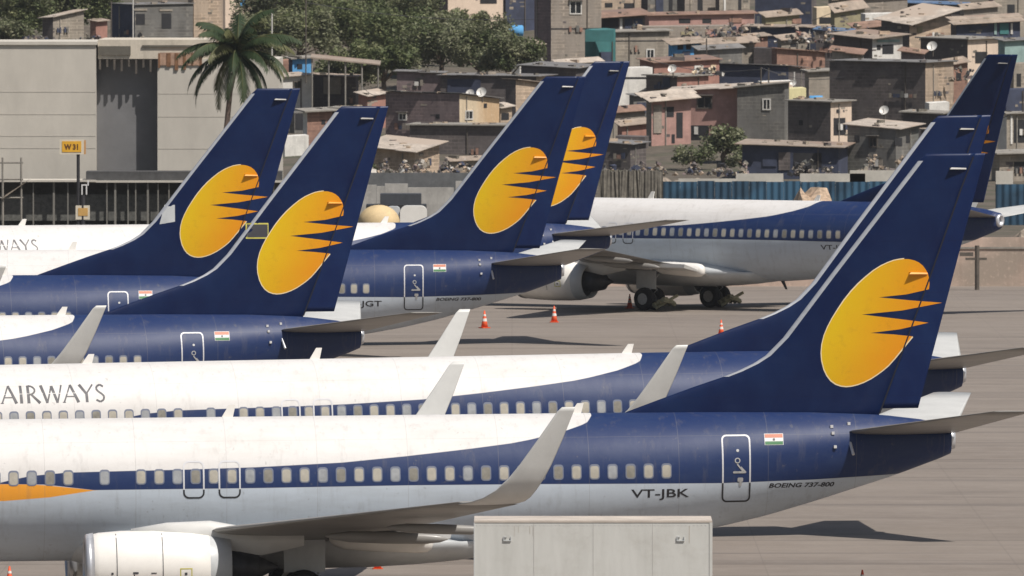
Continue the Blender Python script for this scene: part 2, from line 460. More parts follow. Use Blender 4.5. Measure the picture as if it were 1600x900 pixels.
def airways(u0, u1, z0, z1):
    G = []; t, k, s = 0.045, 0.085, 0.10
    def A(x): return [stroke((x + .02, 0), (x + .42, 1), t, t * .8), stroke((x + .42, 1), (x + .82, 0), k * .8, k), stroke((x + .17, .34), (x + .62, .34), t * .8)] + [stroke((x - .06, .02), (x + .12, .02), .02)]
    def I(x): return [stroke((x + .12, 0), (x + .12, 1), k, k * .85)]
    def Rr(x):
        a = [stroke((x + .1, 0), (x + .1, 1), k, k * .9)]
        pts = [(x + .12 + .36 * math.cos(R(an)), .73 + .25 * math.sin(R(an))) for an in range(90, -91, -30)]
        a += [stroke(pts[i], pts[i + 1], .05) for i in range(len(pts) - 1)]
        return a + [stroke((x + .26, .5), (x + .72, 0), k * .7, k)]
    def Wd(x): return [stroke((x, 1), (x + .3, 0), k, k * .8), stroke((x + .3, 0), (x + .58, .95), t), stroke((x + .58, .95), (x + .86, 0), k, k * .8), stroke((x + .86, 0), (x + 1.14, 1), t)]
    def Y(x): return [stroke((x, 1), (x + .36, .48), k, k * .8), stroke((x + .36, .48), (x + .74, 1), t), stroke((x + .37, .5), (x + .37, 0), k * .9)]
    def S(x):
        pts = [(x + .46, .86), (x + .3, .98), (x + .12, .9), (x + .06, .75), (x + .16, .6), (x + .34, .47), (x + .47, .32), (x + .42, .12), (x + .24, .01), (x + .02, .13)]
        return [stroke(pts[i], pts[i + 1], .055) for i in range(len(pts) - 1)]
    x = 0
    for fn, w in ((A, .98), (I, .42), (Rr, .82), (Wd, 1.2), (A, .92), (Y, .86), (S, .5)):
        G += fn(x); x += w
    tot = x
    return [(0, [(u0 + (u1 - u0) * a / tot, z0 + (z1 - z0) * b) for a, b in P]) for P in G]

# ---- aircraft parts
def airfoil_ring(le, te, tdir, thick, n=9, tc0=0.0):
    """le, te points (Vector); tdir unit thickness direction; returns closed ring"""
    ch = te - le; up = []; dn = []
    for i in range(n + 1):
        c = (1 - math.cos(math.pi * i / n)) / 2
        h = prof(c) * thick * 0.5 + 0.004
        up.append(le + ch * c + tdir * h); dn.append(le + ch * c - tdir * h * 0.8)
    return up + dn[-2:0:-1]
LEW = [(0.0, 13.4), (1.5, 14.2), (1.9, 14.55), (3.2, 15.6), (4.8, 16.7), (5.8, 17.22), (16.9, 23.05)]
TEW = [(0.0, 22.1), (5.8, 22.1), (16.9, 24.5)]
def wing_z(y): return 2.02 + (y - 1.5) * 0.108
def wing_mesh(sg):
    m = MB(); m.smooth = True; rings = []
    for y in (1.2, 1.9, 2.6, 3.2, 4.0, 4.8, 5.8, 8, 11, 14, 16.3):
        le, te = interp(LEW, y), interp(TEW, y); zz = wing_z(y)
        th = lerp(1.05, 0.16, min(1, (y - 1.2) / 15.0) ** 0.62)
        rings.append(airfoil_ring(Vector(L3(le, sg * y, zz + 0.05)), Vector(L3(te, sg * y, zz - 0.02)), Vector((0, 0, 1)), th * 1.0, 10))
    m.loft(rings)
    return m
def winglet_mesh(sg):
    m = MB(); m.smooth = True; rings = []
    data = [(16.3, 3.62, 22.74, 24.37, 2, .16), (16.9, 3.70, 23.05, 24.5, 12, .13), (17.25, 3.82, 23.35, 24.62, 35, .11), (17.48, 4.02, 23.65, 24.76, 58, .10), (17.62, 4.35, 24.0, 24.97, 72, .09),
            (17.72, 4.7, 24.28, 25.15, 78, .08), (17.85, 5.4, 24.78, 25.45, 80, .06), (17.98, 6.15, 25.30, 25.74, 80, .045), (18.0, 6.26, 25.42, 25.78, 80, .03)]
    for y, z, le, te, cant, th in data:
        td = Vector((0, -sg * math.sin(R(cant)), math.cos(R(cant))))
        rings.append(airfoil_ring(Vector(L3(le, sg * y, z)), Vector(L3(te, sg * y, z)), td, th, 8))
    m.loft(rings)
    return m
def stab_mesh(sg):
    m = MB(); m.smooth = True; rings = []
    for i in range(7):
        t = i / 6; y = lerp(0.35, 7.17, t)
        le = lerp(34.75, 38.35, t); te = lerp(38.15, 39.47, t); zz = 4.78 + (y - 0.5) * 0.122
        rings.append(airfoil_ring(Vector(L3(le, sg * y, zz)), Vector(L3(te, sg * y, zz - .01)), Vector((0, 0, 1)), lerp(.40, .10, t), 8))
    m.loft(rings)
    return m

LOGO_PX = [(650, 312), (625, 315), (600, 320), (570, 331), (540, 345), (505, 367), (470, 395), (433, 428), (400, 463), (368, 502), (340, 542), (312, 585), (290, 625), (273, 664), (262, 705), (258, 745), (260, 780), (270, 822), (284, 852), (302, 876), (325, 893), (350, 902), (375, 905), (400, 903), (430, 896), (460, 885), (492, 869), (520, 851), (548, 831), (575, 808), (605, 775), (632, 742), (660, 708), (688, 675), (600, 665), (490, 657),
           (630, 641), (765, 612), (620, 592), (450, 570), (640, 553), (830, 519), (680, 506), (530, 490), (660, 478), (768, 455), (771, 432), (769, 405), (764, 383), (755, 365), (740, 344), (720, 328), (700, 319), (675, 313)]
LOGO = []
for a, b in LOGO_PX:
    px, py = 1200 + a / 3.0, 300 + b / 3.0
    LOGO.append(((px - 800) / 55.5 + 25.6, 19.3 - (py + 132) / 55.5))
def ear(name, polys_, *a): return conform(polys_, *a)

GEAR_NOSE = [None]
def make_airliner(reg, model_txt, z_reg=True):
    root = empty('airliner')
    # fuselage
    m = MB(); m.smooth = True; N = 96; rings = []
    us = [0.0, 0.08, 0.2, 0.4, 0.7] + [1 + 0.4 * i for i in range(13)] + [6.2 + 1.2 * i for i in range(16)] + [25 + 0.45 * i for i in range(29)] + [37.75, 38.0]
    for u in us:
        zt, zb, hw, zc = interp(ZT, u), interp(ZB, u), interp(HW, u), interp(ZC, u)
        rings.append([L3(u, hw * math.cos(2 * math.pi * j / N), zc + (zt - zc if math.sin(2 * math.pi * j / N) > 0 else zc - zb) * math.sin(2 * math.pi * j / N)) for j in range(N)])
    m.loft(rings)
    fus = m.build('fuselage', M_LIV, root)
    m = MB(); m.smooth = True
    m.loft([[(L3(u, r * math.cos(2 * math.pi * j / 16), 4.56 + dz + r * 1.05 * math.sin(2 * math.pi * j / 16))) for j in range(16)] for u, r, dz in ((37.9, .33, 0), (38.12, .28, .02), (38.13, .2, .02), (38.0, .18, .02))])
    m.build('exhaust_outlet', M_ALU, fus)
    # belly fairing between the wings
    m = MB(); m.smooth = True; rings = []
    for u, hw, zt, zb in ((12.9, .6, 2.0, 1.5), (13.6, 1.5, 2.2, 1.3), (14.6, 1.9, 2.5, 1.2), (16, 2.02, 2.75, 1.14), (19, 2.05, 2.8, 1.12), (21.5, 2.0, 2.6, 1.14), (22.8, 1.85, 2.3, 1.2), (24, 1.5, 1.9, 1.3), (25, .8, 1.7, 1.42)):
        zc = 1.9
        rings.append([L3(u, hw * math.cos(2 * math.pi * j / 28), zc + ((zt - zc) if j < 14 else (zc - zb)) * math.sin(2 * math.pi * j / 28)) for j in range(28)])
    m.loft(rings); m.build('belly_fairing', M_FAIR, root)
    # fin + rudder
    zs = [4.9, 5.44, 5.62, 5.8, 5.95, 6.1, 6.24, 6.38, 6.53, 6.74, 6.96, 7.2, 7.46, 8.0, 8.6, 9.23, 10, 10.8, 11.6, 12.2, 12.4, 12.52, 12.6]
    def fin_part(c0, c1, zlo, zhi, name, mat, inset=0.0, parent=root):
        m = MB(); m.smooth = True; rings = []
        for z in [q for q in zs if zlo - 1e-6 <= q <= zhi + 1e-6]:
            a, b = c0(z), c1(z); n = 14
            U = [lerp(a, b, (i / n) ** 1.7 if name == 'fin' else i / n) for i in range(n + 1)]
            Y = [max(0.012, fin_y(u, z) * (1 - inset) + (0.004 if z < 12.55 else -0.01)) for u in U]
            rings.append([L3(u, -y, z) for u, y in zip(U, Y)] + [L3(u, y, z) for u, y in reversed(list(zip(U, Y)))])
        m.loft(rings); return m.build(name, mat, parent)
    fin_part(lambda z: interp(LEF, z), lambda z: interp(HNG, z) - 0.004, 4.9, 12.6, 'fin', M_BLUE)
    fin_part(lambda z: interp(HNG, z) + 0.004, lambda z: interp(TEF, z), 5.44, 12.6, 'rudder', M_RUD, 0.0)
    conform([(0, [(interp(HNG, a) - .022, a), (interp(HNG, a) + .022, a), (interp(HNG, b) + .022, b), (interp(HNG, b) - .022, b)]) for a, b in zip([5.3 + .45 * i for i in range(16)], [5.75 + .45 * i for i in range(16)])], fin_y, .010, 'rudder_hinge_line', M_SEAM, root, 9)
    # bright leading edge of the fin
    m = MB(); m.smooth = True; rings = []
    for z in zs:
        if z < 6.3 or z > 12.45: continue
        le = interp(LEF, z); w = 0.13
        U = [le - 0.012, le + 0.01, le + 0.05, le + w]
        Y = [0.0] + [fin_y(u, z) + 0.010 for u in U[1:]]
        rings.append([L3(u, -y, z) for u, y in reversed(list(zip(U, Y)))] + [L3(u, y, z) for u, y in list(zip(U, Y))[1:]])
    m.loft(rings, cap=False, close=False); m.build('fin_leading_edge', M_ALU, root)
    # dark hinge gap
    # emblem
    def inset_poly(P, d):
        out = []; n = len(P)
        for i in range(n):
            a, b, c = Vector(P[i - 1]), Vector(P[i]), Vector(P[(i + 1) % n])
            e1 = (b - a).normalized(); e2 = (c - b).normalized()
            nn = (Vector((-e1.y, e1.x)) + Vector((-e2.y, e2.x)))
            nn = nn.normalized() if nn.length > 1e-6 else Vector((0, 0))
            out.append((b.x + nn.x * d, b.y + nn.y * d))
        return out
    ell = LOGO[:34]
    outer = inset_poly(LOGO, -0.045)
    o_ = [(0, LOGO)]
    conform(o_, fin_y, 0.008, 'tail_emblem', M_LOGO, root, 0.3)
    rim = []
    sgn = 1
    c0 = Vector((35.9, 8.2))
    for i in range(33):
        a, b = Vector(ell[i]), Vector(ell[i + 1])
        da = (a - c0).normalized() * 0.034; db = (b - c0).normalized() * 0.034
        rim.append((0, [tuple(a), tuple(b), tuple(b + db), tuple(a + da)]))
    conform(rim, fin_y, 0.0086, 'emblem_edge', M_CREAM, root, 0.6)
    # small brackets standing out of the fin
    for u0, u1, z0, pr, nm_ in ((36.85, 37.38, 9.22, .17, 'rudder_bracket'), (38.02, 38.5, 12.16, .17, 'tail_light_bracket')):
        m = MB(); y0, y1 = -fin_y(u0, z0) + .01, -fin_y(u1, z0) + .01
        m.hexa([L3(u0, y0 - pr, z0), L3(u1, y1 - .05, z0 - .01), L3(u1, y1, z0 - .01), L3(u0, y0, z0), L3(u0 + .05, y0 - pr * .7, z0 + .05), L3(u1, y1 - .03, z0 + .03), L3(u1, y1, z0 + .03), L3(u0, y0, z0 + .05)])
        m.build(nm_, M_LOGO if nm_[0] == 'r' else M_WING, root)
    for sg in (-1, 1):
        w = wing_mesh(sg).build('wing', M_WING, root)
        winglet_mesh(sg).build('winglet', M_WLET, root)
        stab_mesh(sg).build('tailplane', M_WING if sg < 0 else M_WLET, root)  # shaded near underside and sunlit far top are put into the paint
        # flap canoes
        for yy, u0, u1, r in ((3.4, 20.2, 23.1, .33), (7.4, 19.8, 23.2, .17), (11.0, 21.2, 24.1, .14)):
            zz = wing_z(yy) - 0.28; m = MB(); m.smooth = True
            prf = ((0, .05), (.06, .5), (.2, .9), (.5, 1), (.8, .9), (.93, .6), (1, .1))
            if yy < 5: zz = 2.12; prf = ((0, .2), (.04, .6), (.15, .9), (.4, 1), (.85, 1.02), (.94, .92), (.985, .66), (1, .3))
            m.loft([[L3(lerp(u0, u1, t), sg * yy + r * q * .8 * math.cos(2 * math.pi * j / 12), zz - t * .12 + r * q * math.sin(2 * math.pi * j / 12)) for j in range(12)] for t, q in prf])
            m.build('flap_fairing', M_WHITE if yy < 5 else M_WING, w)  # white stands in for sunlight on the inboard canoe, dark for wing shadow
        # flap panel, slightly drooped behind the trailing edge
        m = MB()
        P = []
        for y in (2.1, 5.6):
            te = interp(TEW, y); zz = wing_z(y)
            ex_ = .35 if y < 4 else 1.35
            P += [L3(te - .9, sg * y, zz - .06), L3(te + ex_, sg * y, zz - (.3 if y < 4 else .10)), L3(te - .9, sg * y, zz - .26), L3(te + ex_ - .05, sg * y, zz - (.36 if y < 4 else .28))]
        m.add(P, [(0, 1, 5, 4), (2, 3, 7, 6), (0, 1, 3, 2), (4, 5, 7, 6), (1, 3, 7, 5), (0, 2, 6, 4)])
        m.build('flap', M_WLET, w)
        # engine
        ey, ez = sg * 4.83, 1.42
        m = MB(); m.smooth = True; N = 40
        def ring(u, r, flat=0.0, dz=0):
            out = []
            for j in range(N):
                a = 2 * math.pi * j / N; y = r * math.cos(a); z = r * math.sin(a)
                if z < 0: z *= (1 - flat)
                out.append(L3(u, ey + y, ez + z + dz))
            return out
        m.loft([ring(13.42, .82, .1), ring(13.36, .86, .1), ring(13.40, .93, .1), ring(13.7, 1.0, .1), ring(14.3, 1.045, .1), ring(15.2, 1.055, .08), ring(16.2, 1.0, .04), ring(16.75, .93), ring(16.76, .915)], cap=False)
        cowl = m.build('engine', M_WHITE, root)
        m = MB(); m.smooth = True
        m.loft([ring(16.75, .925), ring(17.35, .82), ring(17.36, .79), ring(16.9, .78)], cap=False); m.build('exhaust_nozzle', M_FAIR, cowl)
        m = MB(); m.smooth = True
        m.loft([ring(13.37, .865, .1), ring(13.33, .86, .1), ring(13.30, .90, .1), ring(13.36, .965, .1), ring(13.55, 1.0, .1), ring(13.5, .985, .1)], cap=False); m.build('inlet_lip', M_ALU, cowl)
        m = MB(); m.smooth = True
        m.loft([ring(13.42, .82, .1), ring(14.2, .78), ring(14.21, .05)], cap=False)
        m.build('fan_duct', M_DARK, cowl)
        m = MB(); m.loft([ring(17.0, .78), ring(17.0, .5)], cap=False); m.build('duct_floor', M_DARK, cowl)
        m = MB(); m.smooth = True
        m.loft([ring(16.6, .55), ring(17.6, .50), ring(18.15, .40), ring(18.16, .3), ring(18.7, .03)], cap=False)
        m.build('engine_core', M_DARK, cowl)
        # pylon
        m = MB()
        prf = ((14.6, 2.38, 2.46, .1), (15.6, 2.2, 2.62, .2), (16.8, 2.0, 2.66, .24), (18.2, 1.75, 2.4, .22), (19.4, 2.0, 2.3, .08))
        m.smooth = True
        m.loft([[L3(u, ey - w_, zb), L3(u, ey + w_, zb), L3(u, ey + w_, zt), L3(u, ey, zt + .06), L3(u, ey - w_, zt)] for u, zb, zt, w_ in prf])
        m.build('engine_pylon', M_WLET, root)
        # main gear
        gy = sg * 2.86
        m = MB()
        m.tube([L3(19.5, gy, 2.2), L3(19.5, gy, 1.2)], .13, 10); m.tube([L3(19.5, gy, 1.3), L3(19.5, gy, .56)], .09, 10)
        m.tube([L3(19.5, gy - .55, .56), L3(19.5, gy + .55, .56)], .07, 8)
        m.tube([L3(19.5, gy, 1.35), L3(19.5, gy - sg * 1.2, 1.95)], .06, 8); m.tube([L3(19.6, gy, .7), L3(19.95, gy, 1.0), L3(19.6, gy, 1.4)], .035, 6)
        m.box(18.95 - UC, 20.1 - UC, gy + sg * .32 - .02, gy + sg * .32 + .02, 1.05, 1.95)
        gear = m.build('landing_gear', M_FAIR, root)
        for off in (-.43, .43):
            wheel(19.5, gy + off, .56, .56, .2, gear)
    # nose gear
    m = MB(); m.tube([L3(4.0, 0, 2.0), L3(3.9, 0, .34)], .07, 8); m.tube([L3(3.9, -.3, .34), L3(3.9, .3, .34)], .05, 8)
    gear = m.build('landing_gear', M_FAIR, root); GEAR_NOSE[0] = gear.data
    for off in (-.22, .22): wheel(3.9, off, .34, .34, .1, gear)
    # cabin windows
    for kk in range(47):
        if kk in (30, 32): continue
        u = 29.8 - .508 * kk
        zc = 3.82; P = rrect(u - .145, u + .145, zc - .215, zc + .215, .09); Q = rrect(u - .115, u + .115, zc - .18, zc + .165, .07)
        polys = ring_quads(P, Q, 0) + [(1, Q)]
        conform(polys, surf, .006, 'cabin_window', [M_RIM, (M_WINA, M_WINB, M_WINA, M_WINC, M_WINA, M_WINA, M_WINB)[(kk * 5 + kk // 4) % 7]], root, .15)
    # doors
    for (u0, u1, z0, z1, r, kind_) in ((31.38, 32.2, 2.9, 4.8, .14, 'door'), (3.9, 4.75, 2.6, 4.5, .14, 'door'), (16.24, 16.84, 3.2, 4.25, .16, 'emergency_exit'), (17.23, 17.85, 3.2, 4.25, .16, 'emergency_exit')):
        w = .045
        P = rrect(u0, u1, z0, z1, r); Q = rrect(u0 + w, u1 - w, z0 + w, z1 - w, r - w * .8)
        split = 3.45
        polys = []
        n = len(P)
        for i in range(n):
            quad = [P[i], P[(i + 1) % n], Q[(i + 1) % n], Q[i]]
            zs_ = [q[1] for q in quad]
            if min(zs_) < split - .02 < max(zs_) and max(zs_) - min(zs_) > .3:
                (a, b, c, d) = quad
                def at(p, q): t = (split - p[1]) / (q[1] - p[1]); return (lerp(p[0], q[0], t), split)
                m1, m2 = at(a, b), at(d, c)
                lo_first = a[1] < split
                polys.append((1 if lo_first else 0, [a, m1, m2, d])); polys.append((0 if lo_first else 1, [m1, b, c, m2]))
            else:
                polys.append((0 if sum(zs_) / 4 > split else 1, quad))
        d_ = conform(polys, surf, .007, kind_, [M_SILV, M_DARK], root, .12)
        if kind_ == 'door':
            um = (u0 + u1) / 2 + .1; zb = 3.5
            hp = [(0, rrect(um - .2, um + .17, zb + .22, zb + .28, .028)), (0, stroke((um + .08, zb + .28), (um - .08, zb + .48), .02)), (0, stroke((um + .17, zb + .24), (um + .02, zb + .40), .02)),
                  (0, rrect(um - .1, um - .02, zb + .82, zb + .90, .035)), (0, rrect(um - .07, um + .09, zb - .02, zb + .1, .03)), (0, rrect(um - .02, um + .05, zb - .14, zb - .02, .02))]
            P = rrect(um - .15, um + .01, zb + .5, zb + .66, .075); Q = rrect(um - .12, um - .02, zb + .53, zb + .63, .045)
            conform(hp + ring_quads(P, Q, 0), surf, .009, 'door_handle', M_HUB, d_, .15)
    # flag
    f0, f1 = 32.62, 33.13
    fl = [(1, [(f0 - .014, 4.498), (f1 + .014, 4.498), (f1 + .014, 4.812), (f0 - .014, 4.812)])]
    fo = conform(fl, surf, .006, 'flag', [M_FWH, M_FWH], root, .06)
    conform([(0, [(f0, 4.70), (f1, 4.70), (f1, 4.80), (f0, 4.80)]), (1, [(f0, 4.51), (f1, 4.51), (f1, 4.60), (f0, 4.60)]), (2, rrect(32.84, 32.91, 4.615, 4.685, .03))], surf, .010, 'flag_stripes', [M_RED, M_GRN, M_LETT], fo, .06)
    # writing
    if reg: conform(text_polys(reg, 28.8, 30.45, 3.0, 3.31, 0, .012), surf, .004, 'registration_lettering', M_BLK, root, .2)
    conform(text_polys(model_txt, 32.72, 34.6, 3.285, 3.42, .35, .03), surf, .004, 'type_lettering', M_BLK, root, .25)
    conform(airways(7.6, 10.8, 4.27, 4.80), surf, .004, 'airline_lettering', M_LETT, root, .2)
    # antennas on the crown, lamps and drain mast by the tailplane
    for u, h, s_ in ((17.6, .36, 1), (27.4, .3, 1), (10.5, .3, 1)):
        m = MB()
        m.hexa([L3(u - .16, -.03, 5.38), L3(u + .16, -.03, 5.38), L3(u + .16, .03, 5.38), L3(u - .16, .03, 5.38),
                L3(u + .06, -.02, 5.38 + h), L3(u + .24, -.02, 5.38 + h), L3(u + .24, .02, 5.38 + h), L3(u + .06, .02, 5.38 + h)])
        m.build('antenna', M_WHITE, root)
    m = MB()
    for u, z in ((34.55, 4.98), (34.57, 4.80), (34.62, 4.42), (35.05, 5.05)):
        y = -surf(u, z) - .03
        m.box(u - .04 - UC, u + .04 - UC, y - .03, y + .04, z - .04, z + .04)
    m.build('service_fittings', M_FWH, root)
    m = MB(); y = -surf(35.1, 4.4)
    m.tube([L3(35.05, y + .05, 4.55), L3(35.12, y - .22, 4.2)], .045, 6); m.build('drain_mast', M_ALU, root)
    m = MB(); m.hexa([L3(25.3, -.03, 1.5), L3(25.5, -.03, 1.5), L3(25.5, .03, 1.5), L3(25.3, .03, 1.5), L3(25.6, -.02, 1.05), L3(25.7, -.02, 1.05), L3(25.7, .02, 1.05), L3(25.6, .02, 1.05)])
    m.build('antenna', M_DARK, root)
    # cowl markings
    m = MB()
    ey = -4.83
    def cowl_pt(u, z):
        r = interp([(13.36, .93), (13.7, 1.0), (14.3, 1.045), (15.2, 1.055), (16.2, 1.0), (16.75, .93)], u) + .006
        t = (z - 1.42); return L3(u, ey - math.sqrt(max(0, r * r - t * t)), z)
    def cow(P): m.add([cowl_pt(u, z) for u, z in P], [tuple(range(len(P)))])
    m.m = 0
    for u in (14.15, 15.42):
        for i in range(10):
            z0 = 1.0 + i * .14; cow([(u, z0), (u + .022, z0), (u + .022, z0 + .14), (u, z0 + .14)])
    for a, b in (((14.0, 1.30), (14.06, 1.36)), ((14.6, 1.32), (14.75, 1.37)), ((15.1, 1.32), (15.25, 1.35)), ((16.03, 1.27), (16.10, 1.34)), ((14.62, 1.05), (14.65, 1.3))):
        cow([(a[0], a[1]), (b[0], a[1]), (b[0], b[1]), (a[0], b[1])])
    m.m = 1
    for a, b in (((15.9, 1.16), (16.24, 1.19)), ((15.9, 1.43), (16.24, 1.46)), ((15.9, 1.19), (15.93, 1.43)), ((16.21, 1.19), (16.24, 1.43))):
        cow([(a[0], a[1]), (b[0], a[1]), (b[0], b[1]), (a[0], b[1])])
    m.build('cowl_markings', [M_LETT, M_YTAPE], root)
    # cockpit glazing
    polys = [(0, [(1.95, 4.0), (2.5, 4.0), (2.65, 4.45), (2.35, 4.45)]), (0, [(2.58, 4.02), (3.1, 4.05), (3.15, 4.5), (2.75, 4.5)])]
    conform(polys, surf, .02, 'cockpit_glass', M_DARK, root, .15)
    return root

def wheel(u, y, z, r, w, parent):
    m = MB(); m.smooth = True; N = 24
    rg = lambda yy, rr: [L3(u + rr * math.cos(2 * math.pi * j / N), yy, z + rr * math.sin(2 * math.pi * j / N)) for j in range(N)]
    m.loft([rg(y - w * .9, r * .55), rg(y - w, r * .8), rg(y - w * .8, r * .95), rg(y - w * .3, r), rg(y + w * .3, r), rg(y + w * .8, r * .95), rg(y + w, r * .8), rg(y + w * .9, r * .55)])
    t = m.build('wheel', M_TYRE, parent)
    # the hub sits on the tyre's outer faces, kept in the same sub-part
    m2 = MB(); m2.smooth = False
    m2.loft([rg(y - w * .97, r * .5), rg(y - w * .99, r * .4), rg(y - w * .7, r * .3)])
    me = t.data
    me.materials.append(M_HUB)
    bm = bmesh.new(); bm.from_mesh(me)
    vs = [bm.verts.new(p) for p in m2.v]
    for f in m2.f:
        fa = bm.faces.new([vs[i] for i in f]); fa.material_index = 1
    bm.to_mesh(me); bm.free()
    return t

PLANES = [  # s px/m at the tail, px of fin tip trailing edge, yaw (nose away from the camera +), z at the middle, nose-down slope, registration, label
    ('A', 55.5, 1545, -4.9, -0.13, 0.0075, 'VT-JBK', 'nearest airliner, white engine cowl at the bottom left, registration VT-JBK by its rear door'),
    ('B', 50.2, 1556, -10.5, 0.26, 0.0125, None, 'second nearest airliner, AIRWAYS lettering on its white side above the nearest roof'),
    ('C', 44.7, 608, -12.0, 0.0, 0.002, None, 'airliner with the front tail of the left pair, yellow framed placard by its emblem'),
    ('D', 40.3, 469, -8.0, 0.0, 0.0, None, 'airliner with the leftmost emblem tail, just right of the coconut palm trunk'),
    ('E', 37.5, 916, -3.0, 0.0, 0.0, 'VT-JGT', 'airliner with the middle tail, registration ending JGT partly hidden by a tailplane'),
    ('G', 34.6, 984, -18.0, 0.12, 0.0, None, 'airliner whose half hidden emblem tail shows right behind the middle tail'),
    ('F', 32.4, 1590, 35.0, 0.0, 0.0, 'VT-JBG', 'farthest airliner, parked at an angle with its engine, wheels and window row in view'),
]
proto = make_airliner(None, 'BOEING 737-800')
FLEET = [proto] + [copy_tree(proto) for _ in PLANES[1:]]
for o, (nm, s, tip, th, z, pitch, reg, lab) in zip(FLEET, PLANES):
    d = F_PX / s
    X = wx(tip, d); a = R(th)
    aft = Vector((math.cos(a), -math.sin(a), 0))
    o.location = Vector((X, d, 0)) - aft * (39.05 - UC) + Vector((0, 0, z))
    o.rotation_euler = (0, -pitch, -a)
    tag(o, lab, 'airliner', 'blue tailed airliners parked nose to the left')
    for ch in o.children:      # keep the wheels on the ground
        if ch.name.startswith('landing_gear'):
            ch.location.z -= z + (pitch * (-16.1) if ch.data == GEAR_NOSE[0] else 0)
    if reg:
        conform(text_polys(reg, 28.8, 30.45, 3.0, 3.31, 0, .012), surf, .004, 'registration_lettering', M_BLK, o, .2)
    if nm == 'C':
        P = [(33.95, 8.0), (34.75, 8.0), (34.75, 8.55), (33.95, 8.55)]; Q = [(34.0, 8.05), (34.72, 8.05), (34.72, 8.5), (34.0, 8.5)]
        conform(ring_quads(P, Q, 0) + [(1, Q)], fin_y, .007, 'placard', [M_YTAPE, M_LETT], o, .3)
    if nm == 'D':
        conform([(0, [(33.55, 7.35), (34.15, 7.45), (34.15, 8.1), (33.75, 8.1)])], fin_y, .007, 'paint_patch', [M_FAIR], o, .3)
    if nm == 'F':
        # the farthest one is a shorter body: the nose section sits 5.8 m closer to the wing
        for ch in list(o.children):
            cx = sum(v.co.x for v in ch.data.vertices) / len(ch.data.vertices) + UC
            if ch.name.startswith('fuselage'):
                me = ch.data.copy(); ch.data = me
                for v in me.vertices:
                    u = v.co.x + UC
                    if u < 14.0: v.co.x = (14.0 - (14.0 - u) * (8.2 / 14.0)) - UC if u > 6 else (u + 5.8 - (6 * .0) ) - UC if u < 5 else lerp(10.8, 14.0 - 8.0 * 8.2 / 14.0, (u - 5)) - UC
            elif ch.name.startswith('airline_lettering') or (ch.name.startswith('cabin_window') and cx < 12.3):
                bpy.data.objects.remove(ch)
            elif cx < 6.0: ch.location.x += 3.0 if ch.name.startswith('landing_gear') else 5.8
            elif ch.name.startswith('antenna') and cx < 12: ch.location.x += 2
        mcv = plain('wheel_cover_canvas', (0.38, 0.36, 0.24), 0.8, var=0.5, scale=5)
        for gy in (-2.86, 2.86):
            m = MB()
            for i in range(3):
                u0 = 20.1 - UC + i * .26
                m.tube([(u0, gy - .5, .25 + .15 * i), (u0 + .12, gy, .45 + .1 * (i % 2)), (u0, gy + .5, .3)], .13, 6)
            m.tube([(20.2 - UC, gy - .5, .12), (20.9 - UC, gy + .4, .75)], .08, 6)
            m.build('wheel_cover', mcv, o)

# ================================================================== LONG WALLS, FENCE AND OTHER STRUCTURES BEHIND THE APRON
M_WALLB = plain('plastered_wall', (0.50, 0.38, 0.31), 0.9, var=0.2, scale=0.7, stretch=(1, 1, 2), var2=(0.33, 0.27, 0.22), bump=0.2)
M_CONC = plain('weathered_concrete', (0.54, 0.505, 0.445), 0.83, var=0.13, scale=0.45, stretch=(1, 1, .4), bump=0.2)
M_CONCD = plain('grey_concrete', (0.17, 0.17, 0.175), 0.8, var=0.15, scale=0.5, bump=0.1)  # concrete darkened in its colour to stand in for the recess shade
M_SLAB = plain('raw_slab_concrete', (0.27, 0.25, 0.22), 0.9, var=0.3, scale=1.2, bump=0.2)
M_BLACK = plain('dark_opening', (0.018, 0.018, 0.021), 0.8, var=0.4)
M_STONE = plain('rubble_stone', (0.16, 0.145, 0.12), 0.95, var=0.5, scale=3.5, bump=0.6)
M_BRICK = plain('red_brick', (0.30, 0.13, 0.08), 0.9, var=0.4, scale=2.5, bump=0.3)
def corrugated(name, c, pitch=3.0, var2=None, ribs=False):
    k = NT(name)
    tc = k.n('TexCoord'); sep = k.n('SeparateXYZ'); k.link(tc.outputs['Object'], sep.inputs[0])
    w = k.math('SINE', k.math('MULTIPLY', sep.outputs[0], 2 * math.pi * pitch))
    n = k.noise(1.1, 6, 0.7, (1, 1, 0.5))
    col = k.mix(k.ramp(n, 0.35, 0.7), tuple(x * .6 for x in c), tuple(x * 1.1 for x in c))
    col = k.mix(k.ramp(k.noise(4.5, 3, .6), 0.5, 0.7, 0, .5), col, tuple(x * .5 for x in c))
    if var2: col = k.mix(k.ramp(k.noise(0.25, 2, .5), 0.52, 0.6), col, var2)
    k.link(col, k.b.inputs['Base Color']); k.b.inputs['Roughness'].default_value = 0.55
    if ribs: k.bump(w, 0.8, 0.05)
    else: k.bump(k.noise(3, 3), 0.5, 0.04)
    return k.m
M_BLUESHEET = corrugated('blue_sheet_metal', (0.022, 0.070, 0.125), 2.2, (0.030, 0.095, 0.165), ribs=True)
M_OFFWHITE = plain('offwhite_board', (0.55, 0.52, 0.46), 0.8, var=0.2, scale=1.0)
M_STEEL = plain('rusty_steel', (0.10, 0.085, 0.07), 0.7, var=0.4)

